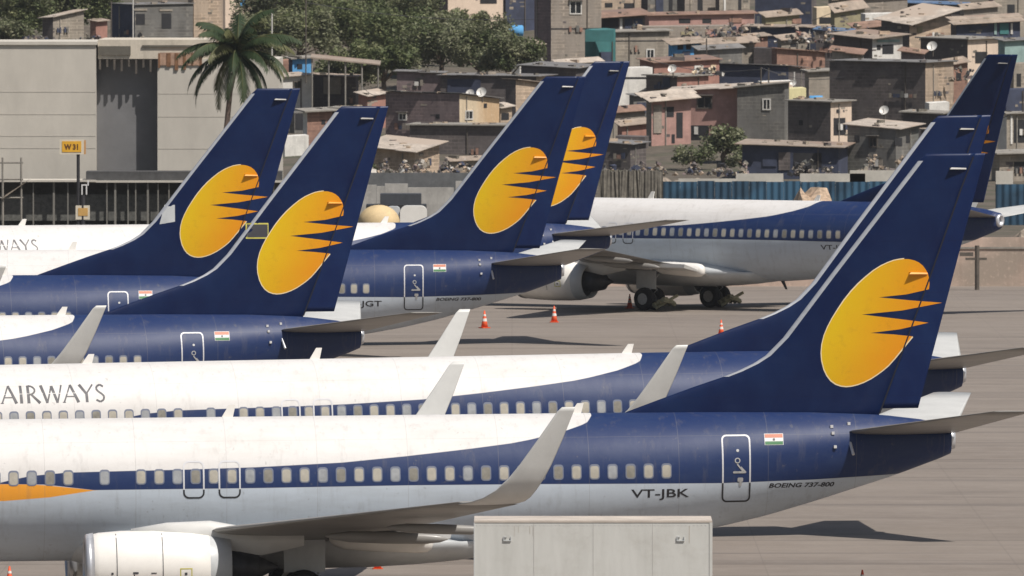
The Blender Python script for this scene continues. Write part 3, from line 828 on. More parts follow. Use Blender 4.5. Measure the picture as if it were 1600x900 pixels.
# boundary wall on the right
d = 683.0
root = empty('boundary_wall', (wx(1250, d), d, 0), 0, 'long beige plastered boundary wall at the far edge of the apron, dark coping line along it', 'wall')
m = MB(); x0, x1 = wx(905, d) - root.location.x, wx(1760, d) - root.location.x
m.box(x0, x1, 0, .3, -.1, 1.95)
m.build('wall_body', M_WALLB, root)
m = MB(); m.box(x0, x1, -.06, .36, 1.952, 2.05); m.build('coping', M_SLAB, root)
m = MB(); m.box(x0, x1, .02, .28, 2.052, 2.55); m.build('upper_course', M_WALLB, root)
m = MB(); m.box(x0, x1, -.02, -.002, .35, 1.9)
for px, wv in ((1527, .1),):
    d2 = 676.0
    p = empty('apron_lamp_post', (wx(px, d2), d2, 0), 0, 'dark steel post with short arms standing in front of the beige wall', 'post')
    m = MB(); m.tube([(0, 0, 0), (0, 0, 2.3)], .12, 8); m.build('post', M_STEEL, p)
    m = MB(); m.box(-.6, .5, -.08, .08, 1.55, 1.67); m.box(-.9, -.2, -.1, .1, 1.75, 1.95); m.build('arm', M_STEEL, p)
# rubble bank behind that wall
def bank(name, x0, x1, d, h, zb, depth, mat, label=None, seed=0, kind='stuff', step=.5):
    rnd = random.Random(seed); m = MB(); X0, X1 = wx(x0, d), wx(x1, d); n = max(6, int((X1 - X0) / step)); q = 9
    for i in range(n + 1):
        for j in range(q + 1):
            t = j / q; e = min(1, 4 * i / n, 4 * (n - i) / n)
            m.v.append((lerp(X0, X1, i / n) + rnd.uniform(-.12, .12), d + (t - .5) * depth + rnd.uniform(-.1, .1), zb + h * e * math.sin(math.pi * min(1, t * 1.05)) * rnd.uniform(.72, 1.08)))
    for i in range(n):
        for j in range(q):
            a = i * (q + 1) + j; m.f.append((a, a + 1, a + q + 2, a + q + 1)); m.mi.append(0); m.sm.append(False)
    o = m.build(name, mat)
    return tag(o, label, kind='stuff')
M_RUB = plain('gravel_rubble', (0.30, 0.25, 0.20), 0.95, var=0.6, scale=2.2, bump=0.6)
M_SAND = plain('sandy_rubble', (0.46, 0.34, 0.24), 0.95, var=0.55, scale=2.5, bump=0.6)
bank('rubble', 1548, 1760, 700, 3.2, 0, 9, M_RUB, seed=1)
bank('sand_heap', 1222, 1322, 790, 3.1, 0, 8, M_SAND, seed=2)
# stone retaining wall left of the blue fence
d = 822.0
m = MB(); n = 40; rnd = random.Random(8)
for i in range(n + 1):
    x = wx(lerp(936, 1036, i / n), d); t = wz(267 + rnd.uniform(-3, 3), d)
    m.v += [(x, d + rnd.uniform(-.05, .05), -.2), (x, d + rnd.uniform(.0, .2), t * .5), (x, d + rnd.uniform(.1, .25), t), (x, d + 1.5, t), (x, d + 1.5, -.2)]
for i in range(n):
    for j in range(4):
        q = i * 5 + j; m.f.append((q, q + 1, q + 6, q + 5)); m.mi.append(0); m.sm.append(False)
tag(m.build('stone_wall', M_STONE), 'rough grey rubble stone wall left of the blue sheet fence', 'wall')
# blue corrugated fence
def bluefence(x0, x1, ytop, d, label):
    X0, X1 = wx(x0, d), wx(x1, d)
    root = empty('sheet_fence', (X0, d, 0), 0, label, 'fence', 'blue corrugated sheet fences')
    m = MB(); n = int((X1 - X0) / 1.05)
    for i in range(n):
        w = (X1 - X0) / n; zt = wz(ytop, d) + random.uniform(-.05, .05)
        m.box(i * w, (i + 1) * w - .01, (i % 2) * .03, (i % 2) * .03 + .03, 0, zt)
    m.build('sheets', M_BLUESHEET, root)
    m = MB(); m.box(0, X1 - X0, .07, .14, 1.2, 1.3); m.box(0, X1 - X0, .07, .14, wz(ytop, d) - .3, wz(ytop, d) - .2); m.build('rail', M_STEEL, root)
bluefence(1036, 1440, 283, 820, 'blue corrugated sheet fence running behind the farthest airliner, below the pink house')
bluefence(1556, 1604, 287, 818, 'short blue corrugated sheet fence at the right edge behind the farthest tail')
# pale boards and blocks standing above the fence
for x0, x1, y0, y1, lab in ((1150, 1224, 271, 286, 'pale framed board on top of blue fence, left one with a dark frame'), (1250, 1352, 271, 283, 'long pale band of boards behind the blue fence, middle one'), (1328, 1412, 266, 281, 'pale board band behind blue fence, right one and slightly higher'),
                            (1060, 1150, 279, 285, 'thin pale sheet edge along the left part of the blue fence'), (1556, 1583, 267, 285, 'small square pale board above the fence at the far right')):
    d = 826.0
    root = empty('board', (wx((x0 + x1) / 2, d), d, 0), 0, lab, 'board')
    hw = (x1 - x0) / 2 * d / F_PX
    m = MB(); m.box(-hw, hw, 0, .12, wz(y1, d) - .4, wz(y0, d)); m.build('panel', M_OFFWHITE, root)
    m = MB()
    for t in (-.92, 0, .92): m.box(hw * t - .06, hw * t + .06, .13, .22, 0, wz(y0, d) - .05)
    m.build('leg', M_STEEL, root)

# ---- big concrete building at the left
d = 800.0
def PX(px): return wx(px, d)
def PZ(py): return wz(py, d)
root = empty('concrete_building', (PX(150), d, 0), 0, 'big windowless bare concrete building at the upper left with a tall dark recess', 'building')
ox = root.location.x
def bb(x0, x1, y0, y1, z0, z1, mb): mb.box(x0 - ox, x1 - ox, y0, y1, z0, z1)
m = MB()
bb(PX(-160), PX(150), 0, 14, 0, PZ(70), m)
m.build('front_wall', M_CONC, root)
m = MB(); bb(PX(-160), PX(150) + .1, -.12, 14.1, PZ(70) + .003, PZ(65), m); m.build('roof_edge', M_CONC, root)
m = MB(); bb(PX(246), PX(436), .1, 14, 0, PZ(92), m); m.build('front_wall', M_CONC, root)
m = MB(); bb(PX(150) + .11, PX(330), .3, 14, PZ(92) + .004, PZ(62), m); m.build('parapet', plain('pale_concrete', (0.58, .52, .43), .9, var=.2, scale=.5), root)
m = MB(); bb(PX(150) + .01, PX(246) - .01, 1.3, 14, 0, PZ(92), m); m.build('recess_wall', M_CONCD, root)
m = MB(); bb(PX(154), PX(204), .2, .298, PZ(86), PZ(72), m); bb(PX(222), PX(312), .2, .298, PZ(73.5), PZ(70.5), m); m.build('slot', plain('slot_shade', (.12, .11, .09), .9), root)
m = MB()
for i in range(9): x = PX(156 + i * 11.3); bb(x - .06, x + .06, .32, .45, PZ(116 - random.uniform(0, 12)), PZ(84), m)
m.build('reinforcement_bars', M_STEEL, root)
m = MB()
for i in range(6):
    x = PX(247 + i * 13); bb(x, x + random.uniform(.1, .3), .0, .098, PZ(100 + random.uniform(2, 14)), PZ(83), m)
m.build('rust_streaks', plain('rust_stain', (.20, .10, .05), .9, var=.5, scale=3), root)
m = MB(); bb(PX(250), PX(312), .02, .099, PZ(102), PZ(82), m); m.build('exposed_brick', plain('pale_brick', (.42, .27, .19), .9, var=.4, scale=2), root)
m = MB()
for yy in (143, 178, 212, 231): bb(PX(-160), PX(149.5), -.012, -.001, PZ(yy + 1), PZ(yy), m)
for yy in (146, 182, 232): bb(PX(247), PX(436), .088, .099, PZ(yy + .8), PZ(yy), m)
m.build('pour_lines', plain('concrete_joint', (.45, .42, .37), .8), root)
# dark gallery in front of it
d = 792.0
root = empty('gallery', (PX(190), d, 0), 0, 'low dark open gallery with thin posts along the foot of the concrete building', 'gallery')
ox = root.location.x
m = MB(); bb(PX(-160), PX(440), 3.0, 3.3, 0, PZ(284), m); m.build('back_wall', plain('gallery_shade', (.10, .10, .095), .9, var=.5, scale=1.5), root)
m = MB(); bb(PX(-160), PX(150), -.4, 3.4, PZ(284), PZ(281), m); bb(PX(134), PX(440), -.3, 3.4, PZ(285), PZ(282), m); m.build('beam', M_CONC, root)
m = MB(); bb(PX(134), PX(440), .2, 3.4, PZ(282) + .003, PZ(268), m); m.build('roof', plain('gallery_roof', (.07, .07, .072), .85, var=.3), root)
for i, px in enumerate((-30, 5, 52, 84, 106, 167, 180, 200, 212, 231, 247, 264, 290, 318, 345, 372, 400, 428)):
    m = MB(); w = .07 if i % 3 else .12; bb(PX(px) - w / 2, PX(px) + w / 2, -.1, .05, 0, PZ(285) - .003, m); m.build('post', plain('post_grey', (.20, .19, .17), .8) if i == 0 else bpy.data.materials['post_grey'], root)
m = MB(); bb(PX(0), PX(440), .5, .55, PZ(345), PZ(304), m); m.build('mesh_screen', plain('mesh_grey', (.12, .12, .11), .9, var=.5, scale=4), root)
# steel frame and stair at the far left
d = 786.0
root = empty('stair_frame', (PX(18), d, 0), 0, 'light steel stair and handrail frame at the left edge before the gallery', 'stair')
ox = root.location.x
m = MB()
for px in (4, 33): m.tube([(PX(px) - ox, 0, 0), (PX(px) - ox, 0, PZ(246))], .07, 6)
for py in (254, 280, 309): m.tube([(PX(-40) - ox, 0, PZ(py)), (PX(36) - ox, 0, PZ(py))], .06, 6)
m.build('frame', M_SLAB, root)
m = MB(); m.hexa([(PX(2) - ox, -.2, PZ(312)), (PX(2) - ox, .8, PZ(312)), (PX(8) - ox, .8, PZ(305)), (PX(8) - ox, -.2, PZ(305)), (PX(40) - ox, -.2, PZ(285)), (PX(40) - ox, .8, PZ(285)), (PX(46) - ox, .8, PZ(280)), (PX(46) - ox, -.2, PZ(280))]); m.build('flight', M_RUB, root)

# ---- stand signs
M_SIGNY = plain('sign_yellow', (0.70, 0.38, 0.03), 0.5, var=0.12, scale=3)
M_SIGNF = plain('sign_frame_cream', (0.62, 0.57, 0.46), 0.5, var=0.1)
d = 640.0
def flat_text(txt, x0, x1, z0, z1, y, name, mat, parent, bold=.02):
    m = MB()
    for mi, P in text_polys(txt, x0, x1, z0, z1, 0, bold): m.add([(u, y, z) for u, z in P], [tuple(range(len(P)))])
    return m.build(name, mat, parent, fix=False)
root = empty('stand_sign', (PX(113), d, 0), 0, 'yellow stand number sign W 31 high on a post before the concrete building', 'sign')
ox = root.location.x
m = MB(); m.tube([(PX(122) - ox, .12, 0), (PX(122) - ox, .12, PZ(240))], .08, 8); m.build('post', M_DARK, root)
m = MB(); m.box(PX(93) - ox, PX(131) - ox, 0, .2, PZ(241), PZ(218)); b = m.build('sign_box', M_SIGNF, root)
m = MB(); m.box(PX(97) - ox, PX(127) - ox, -.02, -.001, PZ(237.5), PZ(220.5)); m.build('sign_face', M_SIGNY, b)
flat_text('W 31', PX(100) - ox, PX(122) - ox, PZ(234), PZ(225), -.026, 'lettering', plain('sign_brown', (.10, .04, .01), .6), b, .05)
m = MB(); m.box(PX(131.1) - ox, PX(134) - ox, .02, .2, PZ(241), PZ(219)); m.build('side_lamp', plain('sign_orange', (.5, .28, .12), .5), b)
m = MB()
m.box(PX(127) - ox, PX(129) - ox, 0, .1, PZ(304), PZ(290)); m.box(PX(134) - ox, PX(136) - ox, 0, .1, PZ(304), PZ(290)); m.box(PX(127) - ox, PX(136) - ox, 0, .1, PZ(290) + .002, PZ(288))
m.box(PX(136.5) - ox, PX(138.5) - ox, 0, .1, PZ(290), PZ(282)); m.build('bracket', M_FWH, root)
m = MB(); m.box(PX(118) - ox, PX(140) - ox, 0, .18, PZ(343), PZ(321)); b = m.build('lower_box', M_SIGNF, root)
m = MB(); m.box(PX(122) - ox, PX(137) - ox, -.02, -.001, PZ(337), PZ(325)); m.build('sign_face', plain('sign_faded_yellow', (.55, .33, .10), .6), b)
m = MB(); m.tube([(PX(129) - ox, .1, 0), (PX(129) - ox, .1, PZ(305))], .12, 8); m.build('post', M_DARK, root)

# ---- equipment between the left tails and the middle one
d = 770.0
root = empty('blockwall', (PX(640), d, 0), 0, 'low wall of pale concrete blocks between the left and middle tails', 'wall'); root.name = 'block_wall'
ox = root.location.x; rnd = random.Random(5)
m = MB()
for i, (a, b_, t) in enumerate(((560, 588, 289), (588.5, 601, 291), (601.5, 637, 287), (637.5, 709, 293), (712, 760, 283), (760.5, 800, 288))):
    bb(PX(a), PX(b_), rnd.uniform(0, .1), .6, -.1, PZ(t), m)
m.build('blocks', plain('pale_block', (.40, .385, .36), .9, var=.25, scale=1), root)
d = 800.0
m = MB(); m.box(PX(540), PX(830), d, d + .4, -.1, PZ(270)); tag(m.build('grey_wall', plain('slate_wall', (.13, .135, .14), .9, var=.3, scale=1.2)), 'dark grey wall running behind the pale block wall', 'wall')
d = 745.0
root = empty('cargo_container', (PX(630), d, 0), 0, 'dark grey flat topped cargo container in front of the pale block wall', 'container')
ox = root.location.x
m = MB(); bb(PX(594), PX(658), 0, 2.4, .15, PZ(303), m); m.build('body', plain('container_grey', (.055, .06, .07), .6, var=.25), root)
m = MB(); bb(PX(572), PX(666), -.5, 2.9, .16, PZ(320), m); m.build('bed', M_DARK, root)
d = 735.0
root = empty('service_vehicle', (PX(646), d, 0), 0, 'white rounded service vehicle showing between the left and middle tails', 'service vehicle')
ox = root.location.x
def rbox(x0, x1, y0, y1, z0, z1, r, mb):
    P = rrect(x0, x1, z0, z1, r, 4); mb.loft([[(a, y0, z) for a, z in P], [(a, y1, z) for a, z in P]])
m = MB(); rbox(PX(625) - ox, PX(667) - ox, 0, 2.2, .4, PZ(322), .35, m); m.build('body', M_WHITE, root)
m = MB(); rbox(PX(604) - ox, PX(624.5) - ox, .1, 2.1, .4, PZ(323), .2, m); m.build('cab', M_FAIR, root)
for x in (PX(611) - ox, PX(655) - ox):
    m = MB(); m.smooth = True; m.loft([[(x + .4 * math.cos(q * math.pi / 8), y, .4 + .4 * math.sin(q * math.pi / 8)) for q in range(16)] for y in (-.05, .25)]); m.build('wheel', M_TYRE, root)
d = 728.0
m = MB(); m.smooth = True
rings = []
for i in range(9):
    a = i / 8 * math.pi / 2
    r = 1.15 * math.cos(a) + .02; rings.append([(PX(592) + r * math.cos(2 * math.pi * j / 20) * (1.0), d + r * math.sin(2 * math.pi * j / 20), 1.3 + 1.0 * math.sin(a)) for j in range(20)])
rings = [[(x, y, z + .95) for x, y, z in r_] for r_ in rings]
rings.insert(0, [(PX(592) + 1.15 * math.cos(2 * math.pi * j / 20), d + 1.15 * math.sin(2 * math.pi * j / 20), 0) for j in range(20)])
m.loft(rings)
tag(m.build('covered_tank', plain('tan_canvas', (.62, .47, .26), .7, var=.15, scale=2)), 'tan domed tank standing just right of the second tail', 'tank')

# ================================================================== CONES
M_ORG = plain('cone_orange', (0.75, 0.10, 0.025), 0.55, var=0.15)
M_CWH = plain('cone_white', (0.75, 0.7, 0.65), 0.55, var=0.1)
def cone(px, py, lab, d=None, sc=1.0, proto_=[None]):
    if d is None: d = F_PX * CAM_Z / (py - HOR)
    if proto_[0] is None:
        root = empty('traffic_cone')
        N = 20
        def rg(z, r): return [(r * math.cos(2 * math.pi * j / N), r * math.sin(2 * math.pi * j / N), z) for j in range(N)]
        m = MB(); P = rrect(-.2, .2, -.2, .2, .05)
        m.loft([[(a, b, 0.01) for a, b in P], [(a, b, .05) for a, b in P]]); m.build('base', M_ORG, root)
        m = MB(); m.smooth = True; m.loft([rg(.051, .15), rg(.3, .105), rg(.302, .104), rg(.45, .078), rg(.452, .077), rg(.75, .025)])
        for i, f in enumerate(m.f): pass
        b = m.build('body', M_ORG, root)
        m = MB(); m.smooth = True; m.loft([rg(.30, .110), rg(.42, .089)], cap=False); m.build('white_band', M_CWH, b)
        m = MB(); m.smooth = True; m.loft([rg(.52, .071), rg(.6, .056)], cap=False); m.build('white_band', M_CWH, b)
        proto_[0] = root; o = root
    else: o = copy_tree(proto_[0])
    o.location = (wx(px, d), d, 0); o.scale = (sc, sc, sc); o.rotation_euler = (0, 0, px * .37)
    tag(o, lab, 'traffic cone', 'orange and white traffic cones on the apron')
cone(757, 513, 'orange white cone left of the other on open apron, beside a winglet tip', sc=1.1)
cone(866, 504, 'orange white cone standing on open apron below the far airliner engine', sc=1.05)
cone(984, 482, 'orange white cone touching the left main wheel of the farthest airliner', sc=.95)
cone(1127, 524, 'orange white cone half hidden by the second airliner dorsal fin', sc=.95)
cone(590, 890, 'orange white cone under the nearest airliner belly, showing below the fuselage', sc=.75)
cone(1348, 928, 'orange cone tip at the bottom edge right of the white box body', sc=.9)
cone(14, 922, 'orange cone tip at the bottom left corner', sc=.9)

# ================================================================== WHITE BOX TRUCK IN THE FOREGROUND
d = 316.0
s_ = F_PX / d
root = empty('box_truck', (wx(927, d), d, 0), 0, 'plain off-white box body of a service truck in the bottom centre foreground', 'truck')
ox = root.location.x
M_BOXW = NT('box_body_paint')
k = M_BOXW
sepn = k.n('SeparateXYZ'); tc = k.n('TexCoord'); k.link(tc.outputs['Object'], sepn.inputs[0])
cc = k.mix(k.ramp(k.noise(1.2, 6, .7, (2.2, 1, .35)), .35, .75), (.60, .60, .57), (.50, .50, .47))
cc = k.mix(k.ramp(k.noise(.9, 5, .7, (1, 1, 1.5)), .5, .75, 0, .5), cc, (.38, .36, .32))
fr = k.math('ABSOLUTE', k.math('SUBTRACT', k.math('FRACT', k.math('DIVIDE', sepn.outputs[0], 1.43)), .5))
cc = k.mix(k.ramp(fr, .494, .497, 0, .0), cc, (.25, .24, .22))
k.link(cc, k.b.inputs['Base Color']); k.b.inputs['Roughness'].default_value = .55
M_BOXW = k.m
hw = 185.5 / s_; zt = wz(817, d)
m = MB(); m.box(-hw, hw, 0, 2.5, 1.25, zt); body = m.build('box_body', M_BOXW, root)
m = MB(); m.box(-hw - .012, hw + .012, -.012, 2.51, zt + .001, zt + .045)
m.hexa([(-hw, 0, zt + .046), (hw, 0, zt + .046), (hw, 2.5, zt + .046), (-hw, 2.5, zt + .046), (-hw, .0, zt + .05), (hw, .0, zt + .05), (hw * .9, 1.25, zt + .08), (-hw * .2, 1.25, zt + .10)])
m.build('roof_edge', plain('box_roof_beige', (.52, .46, .40), .7, var=.2, scale=1.5), root)
m = MB(); m.box(-hw - .02, -hw - .001, -.02, .06, 1.25, zt - .002); m.build('corner_post', M_FAIR, root)
m = MB(); m.box(hw - .055, hw + .015, -.014, .06, 1.25, zt - .002); m.build('corner_post', M_BOXW, root)
m = MB()
for i in range(1, 4):
    x = -hw + i * hw / 2; m.box(x - .006, x + .006, -.004, -.001, 1.3, zt - .03)
m.build('panel_seam', plain('box_seam', (.43, .42, .40), .7), root)
m = MB(); rr = random.Random(4)
for i in range(60):
    x = -hw + .05 + i * (2 * hw - .1) / 59; m.box(x - .008, x + .008, -.006, -.001, zt - .075, zt - .06)
tag(m.build('rivet_row', M_FAIR, root), kind='stuff')
m = MB()
for i in range(5):
    x = rr.uniform(-hw + .1, hw - .1); w_ = rr.uniform(.006, .02); m.box(x, x + w_, -.003, -.001, zt - rr.uniform(.15, .6), zt - .08)
tag(m.build('rust_run', plain('rust_run_paint', (.44, .40, .34), .8, var=.3), root), kind='stuff')
for px in (793, 1064):
    x = (px - 927) / s_; z0 = wz(846, d)
    m = MB(); m.box(x - .1, x + .09, -.03, -.002, z0, z0 + .02); m.box(x - .1, x - .08, -.03, -.002, z0 + .021, z0 + .11); m.box(x + .07, x + .09, -.03, -.002, z0 + .021, z0 + .11); m.box(x - .07, x - .02, -.03, -.002, z0 + .09, z0 + .11)
    m.build('latch', M_FAIR, root)
m = MB(); m.box(-hw - 1.9, hw, .4, 2.1, .75, 1.245); m.build('chassis', M_DARK, root)
m = MB(); m.hexa([(-hw - 2.1, .1, .7), (-hw - .1, .1, .7), (-hw - .1, 2.4, .7), (-hw - 2.1, 2.4, .7), (-hw - 1.75, .15, 2.85), (-hw - .12, .15, 2.85), (-hw - .12, 2.35, 2.85), (-hw - 1.75, 2.35, 2.85)]); cab = m.build('cab', M_WHITE, root)
m = MB(); m.box(-hw - 1.5, -hw - .5, .07, .11, 1.8, 2.6); m.build('side_window', M_DARK, cab)
for x in (-hw - 1.1, hw * .35, hw * .75):
    for y in (.15, 2.05):
        m = MB(); m.smooth = True; m.loft([[(x + .5 * math.cos(q * math.pi / 12), yy, .5 + .5 * math.sin(q * math.pi / 12)) for q in range(24)] for yy in (y, y + .3)]); m.build('wheel', M_TYRE, root)

# ================================================================== HOUSES ON THE HILL
def dep(py):      # distance whose hill surface is seen at picture row py
    best = None
    for dd in range(880, 1500, 2):
        yy = HOR + (CAM_Z - terr(dd)) * F_PX / dd
        if yy <= py: return float(dd)
    return 1500.0
WM = {
 'con': plain('house_concrete', (.30, .265, .22), .92, var=.3, scale=.8, stretch=(1, 1, .6), var2=(.22, .19, .165), bump=.2),
 'tan': plain('house_tan', (.42, .33, .25), .92, var=.25, scale=.8, var2=(.33, .26, .20), bump=.2),
 'taupe': plain('house_taupe', (.27, .235, .20), .92, var=.2, scale=.6, stretch=(1, 1, .5), bump=.2),
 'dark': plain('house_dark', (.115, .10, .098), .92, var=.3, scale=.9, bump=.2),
 'plum': plain('house_plum_grey', (.20, .155, .155), .92, var=.25, scale=.8, bump=.2),
 'slate': plain('house_slate', (.155, .15, .14), .92, var=.35, scale=.7, stretch=(1, 1, .5), var2=(.10, .11, .10), bump=.2),
 'brick': plain('house_brick', (.28, .165, .125), .92, var=.3, scale=1.5, bump=.3),
 'pink': plain('house_pink', (.42, .25, .215), .9, var=.25, scale=.8, var2=(.30, .20, .17), bump=.15),
 'salmon': plain('house_salmon', (.36, .19, .15), .9, var=.25, scale=1, bump=.15),
 'cream': plain('house_cream', (.66, .54, .38), .9, var=.15, scale=.8, var2=(.52, .36, .21), bump=.15),
 'peach': plain('house_peach', (.66, .53, .42), .9, var=.1, scale=.6, bump=.1),
 'white': plain('house_white', (.66, .64, .60), .9, var=.2, scale=1, var2=(.42, .38, .33), bump=.15),
 'blue': plain('house_blue', (.10, .33, .62), .9, var=.25, scale=1.5, bump=.15),
 'teal': plain('house_teal', (.045, .17, .17), .8, var=.25, scale=1),
 'mint': plain('house_mint', (.27, .38, .36), .9, var=.25, scale=1),
 'yellow': plain('house_yellow', (.66, .60, .34), .9, var=.12, scale=1.4),
 'olive': plain('house_olive', (.33, .29, .18), .9, var=.25, scale=1),
 'navy': plain('house_navy', (.045, .055, .095), .8, var=.4, scale=1),
}
RM = {
 'tin': corrugated('tin_roof', (.42, .34, .27), 2.0, (.30, .22, .17)),
 'pale': corrugated('pale_tin_roof', (.58, .50, .42), 2.0, (.44, .36, .29)),
 'rust': corrugated('rusty_tin_roof', (.33, .21, .155), 2.0, (.22, .15, .12)),
 'grey': corrugated('grey_tin_roof', (.25, .24, .23), 2.0, (.18, .17, .165)),
 'bluer': corrugated('blue_tin_roof', (.12, .20, .34), 2.0, (.22, .25, .30)),
 'slab': M_SLAB,
}
M_WFRAME = plain('window_frame_white', (.62, .60, .56), .7, var=.1)
M_WFD = plain('window_frame_dark', (.10, .085, .07), .7, var=.2)
M_PANE = plain('window_pane_dark', (.015, .017, .02), .3, var=.3)
HN = [0]
def house(xl, xc, xr, yt, yb, wall, roof, label, rise=3.0, lift=(0, 0, 0), wins=(), psi=34.0, d=None, cat='house', over=.28, name='house', wallR=None, open_=(), thick=.09):
    """corner house: xl..xc is the face turned left (away from the sun), xc..xr the sunlit one.
       yt/yb picture rows of eaves / foot; rise: rows the back of the roof is higher; lift: rows added at (left, corner, right) eaves"""
    if d is None: d = dep(yb)
    s = F_PX / d; ps = R(psi)
    cx, cy = wx(xc, d), d
    L1 = max(.6, (xc - xl) / s / math.cos(ps)); L2 = max(.6, (xr - xc) / s / math.sin(ps)) if xr > xc else 4.0
    if xc <= xl: L1 = 4.0
    a = Vector((-math.cos(ps), math.sin(ps))); b = Vector((math.sin(ps), math.cos(ps)))
    if L2 > 14: L2 = 14.0
    z0 = wz(yb, d); zt = wz(yt, d); zfoot = min(z0, terr(d)) - 2.5
    root = empty(name, (cx, cy, z0), 0, label, cat)
    px = 1.0 / s
    c0 = Vector((0, 0)); cl = a * L1; cr = b * L2; cb = cl + cr
    hs = {'c': zt + lift[1] * px, 'l': zt + lift[0] * px, 'r': zt + lift[2] * px}
    hb = hs['l'] + hs['r'] - hs['c']
    hs['b'] = hb
    if rise:
        hs['l'] += rise * px * .5; hs['r'] += rise * px * .5; hs['b'] = hb + rise * px
    P = lambda v, z: (v.x, v.y, z - z0)
    base = [P(c0, zfoot), P(cr, zfoot), P(cb, zfoot), P(cl, zfoot)]
    top = [P(c0, hs['c']), P(cr, hs['r']), P(cb, hs['b']), P(cl, hs['l'])]
    m = MB(); vs = base + top
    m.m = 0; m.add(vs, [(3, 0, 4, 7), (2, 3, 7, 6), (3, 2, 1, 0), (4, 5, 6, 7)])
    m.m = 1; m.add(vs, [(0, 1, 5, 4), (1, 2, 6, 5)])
    m.build('wall', [WM[wall], WM[wallR or wall]], root)  # left faces mostly get darker wall colours that paint in their shade
    # roof sheet with overhang
    if roof:
        o = over
        ea, eb = a * o, b * o
        def hh(sa, sb):   # plane height at corner + sa*a + sb*b
            ga = (hs['l'] - hs['c']) / L1; gb = (hs['r'] - hs['c']) / L2
            return hs['c'] + ga * sa + gb * sb
        rr = random.Random(int(xl * 7 + yt)); npn = max(2, int((L1 + 2 * o) / 1.6)) if roof != 'slab' else 1
        m = MB()
        for i in range(npn):
            s0, s1 = lerp(-o, L1 + o, i / npn), lerp(-o, L1 + o, (i + 1) / npn) - .004
            if npn > 1: e0, e1, dz = o * rr.uniform(.3, 1.3), o * rr.uniform(.5, 1.3), rr.uniform(0, .05)
            else: e0, e1, dz = o, o, 0
            q = [(s0, -e0), (s0, L2 + e1), (s1, L2 + e1), (s1, -e0)]
            lo = [P(a * sa + b * sb, hh(sa, sb) + .012 + dz) for sa, sb in q]
            m.hexa(lo + [(x, y, z + (thick if roof == 'slab' else .05)) for x, y, z in lo])
        m.build('roof', RM[roof], root)
        m = MB()
        for i in range(int(min(26, 3 + L1 * L2 * .3))):
            sa, sb = rr.uniform(0, L1), rr.uniform(0, L2 * .8); c_ = a * sa + b * sb; r = rr.uniform(.06, .22); hz = rr.uniform(.5, 1.5)
            th = rr.uniform(0, 3); ex = Vector((math.cos(th), math.sin(th))) * r * rr.uniform(.6, 2.6); ey = Vector((-math.sin(th), math.cos(th))) * r * .7
            m.m = rr.randrange(4); zb0 = hh(sa, sb) + .02
            m.hexa([P(c_ + ex * p_ + ey * q_, zb0 + hz_) for hz_ in (0, r * hz) for p_, q_ in ((-1, -1), (1, -1), (1, 1), (-1, 1))])
        tag(m.build('roof_clutter', [WM['dark'], M_STONE, WM['con'], WM['tan']], root), kind='stuff')
    for w in wins:
        wxp, wyp, ww, wh = w[:4]; st = w[4] if len(w) > 4 else 'w'
        zc_ = wz(wyp, d) - z0; hh_ = wh * px / 2
        if wxp < xc: t = (xc - wxp) / s / math.cos(ps); hwid = ww / s / math.cos(ps) / 2; ax, nrm = a, Vector((-math.sin(ps), -math.cos(ps)))
        else: t = (wxp - xc) / s / math.sin(ps); hwid = ww / s / math.sin(ps) / 2; ax, nrm = b, Vector((math.cos(ps), -math.sin(ps)))
        def bx(t0, t1, za, zb_, n0, n1, mb):
            q = []
            for zz in (za, zb_):
                for tt, nn in ((t0, n0), (t1, n0), (t1, n1), (t0, n1)):
                    v = ax * tt + nrm * nn; q.append((v.x, v.y, zz))
            mb.hexa(q)
        if st == 'o':      # plain dark opening with a sill
            m = MB(); bx(t - hwid, t + hwid, zc_ - hh_, zc_ + hh_, .004, .02, m); m.build('opening', M_BLACK, root)
            continue
        if st == 't':      # tarpaulin / coloured panel
            m = MB(); bx(t - hwid, t + hwid, zc_ - hh_, zc_ + hh_, .03, .07, m); m.build('panel', WM[w[5]], root)
            continue
        fr_ = min(.09, hwid * .3)
        m = MB()
        bx(t - hwid, t + hwid, zc_ - hh_, zc_ - hh_ + fr_, .003, .07, m); bx(t - hwid, t + hwid, zc_ + hh_ - fr_, zc_ + hh_, .003, .07, m)
        bx(t - hwid, t - hwid + fr_, zc_ - hh_ + fr_ + .001, zc_ + hh_ - fr_ - .001, .003, .07, m); bx(t + hwid - fr_, t + hwid, zc_ - hh_ + fr_ + .001, zc_ + hh_ - fr_ - .001, .003, .07, m)
        bx(t - .03, t + .03, zc_ - hh_ + fr_ + .001, zc_ + hh_ - fr_ - .001, .003, .06, m)
        wo = m.build('window', M_WFRAME if st == 'w' else M_WFD, root)
        m = MB(); bx(t - hwid + .02, t + hwid - .02, zc_ - hh_ + .02, zc_ + hh_ - .02, .002, .02, m); m.build('pane', M_PANE, wo)
        if int(wxp) % 2: m = MB(); bx(t - hwid - .1, t + hwid + .12, zc_ + hh_ + .05, zc_ + hh_ + .09, .002, .32, m); m.build('window_ledge', M_SLAB, root)
    HN[0] += 1
    rr = random.Random(int(xr * 3 + yb)); Hh = zt - z0
    def face(ax, nrm, t0, t1, za, zb_, n0, n1, mb):
        q = []
        for zz in (za, zb_):
            for tt, nn in ((t0, n0), (t1, n0), (t1, n1), (t0, n1)):
                v = ax * tt + nrm * nn; q.append((v.x, v.y, zz))
        mb.hexa(q)
    nl, nr = Vector((-math.sin(ps), -math.cos(ps))), Vector((math.cos(ps), -math.sin(ps)))
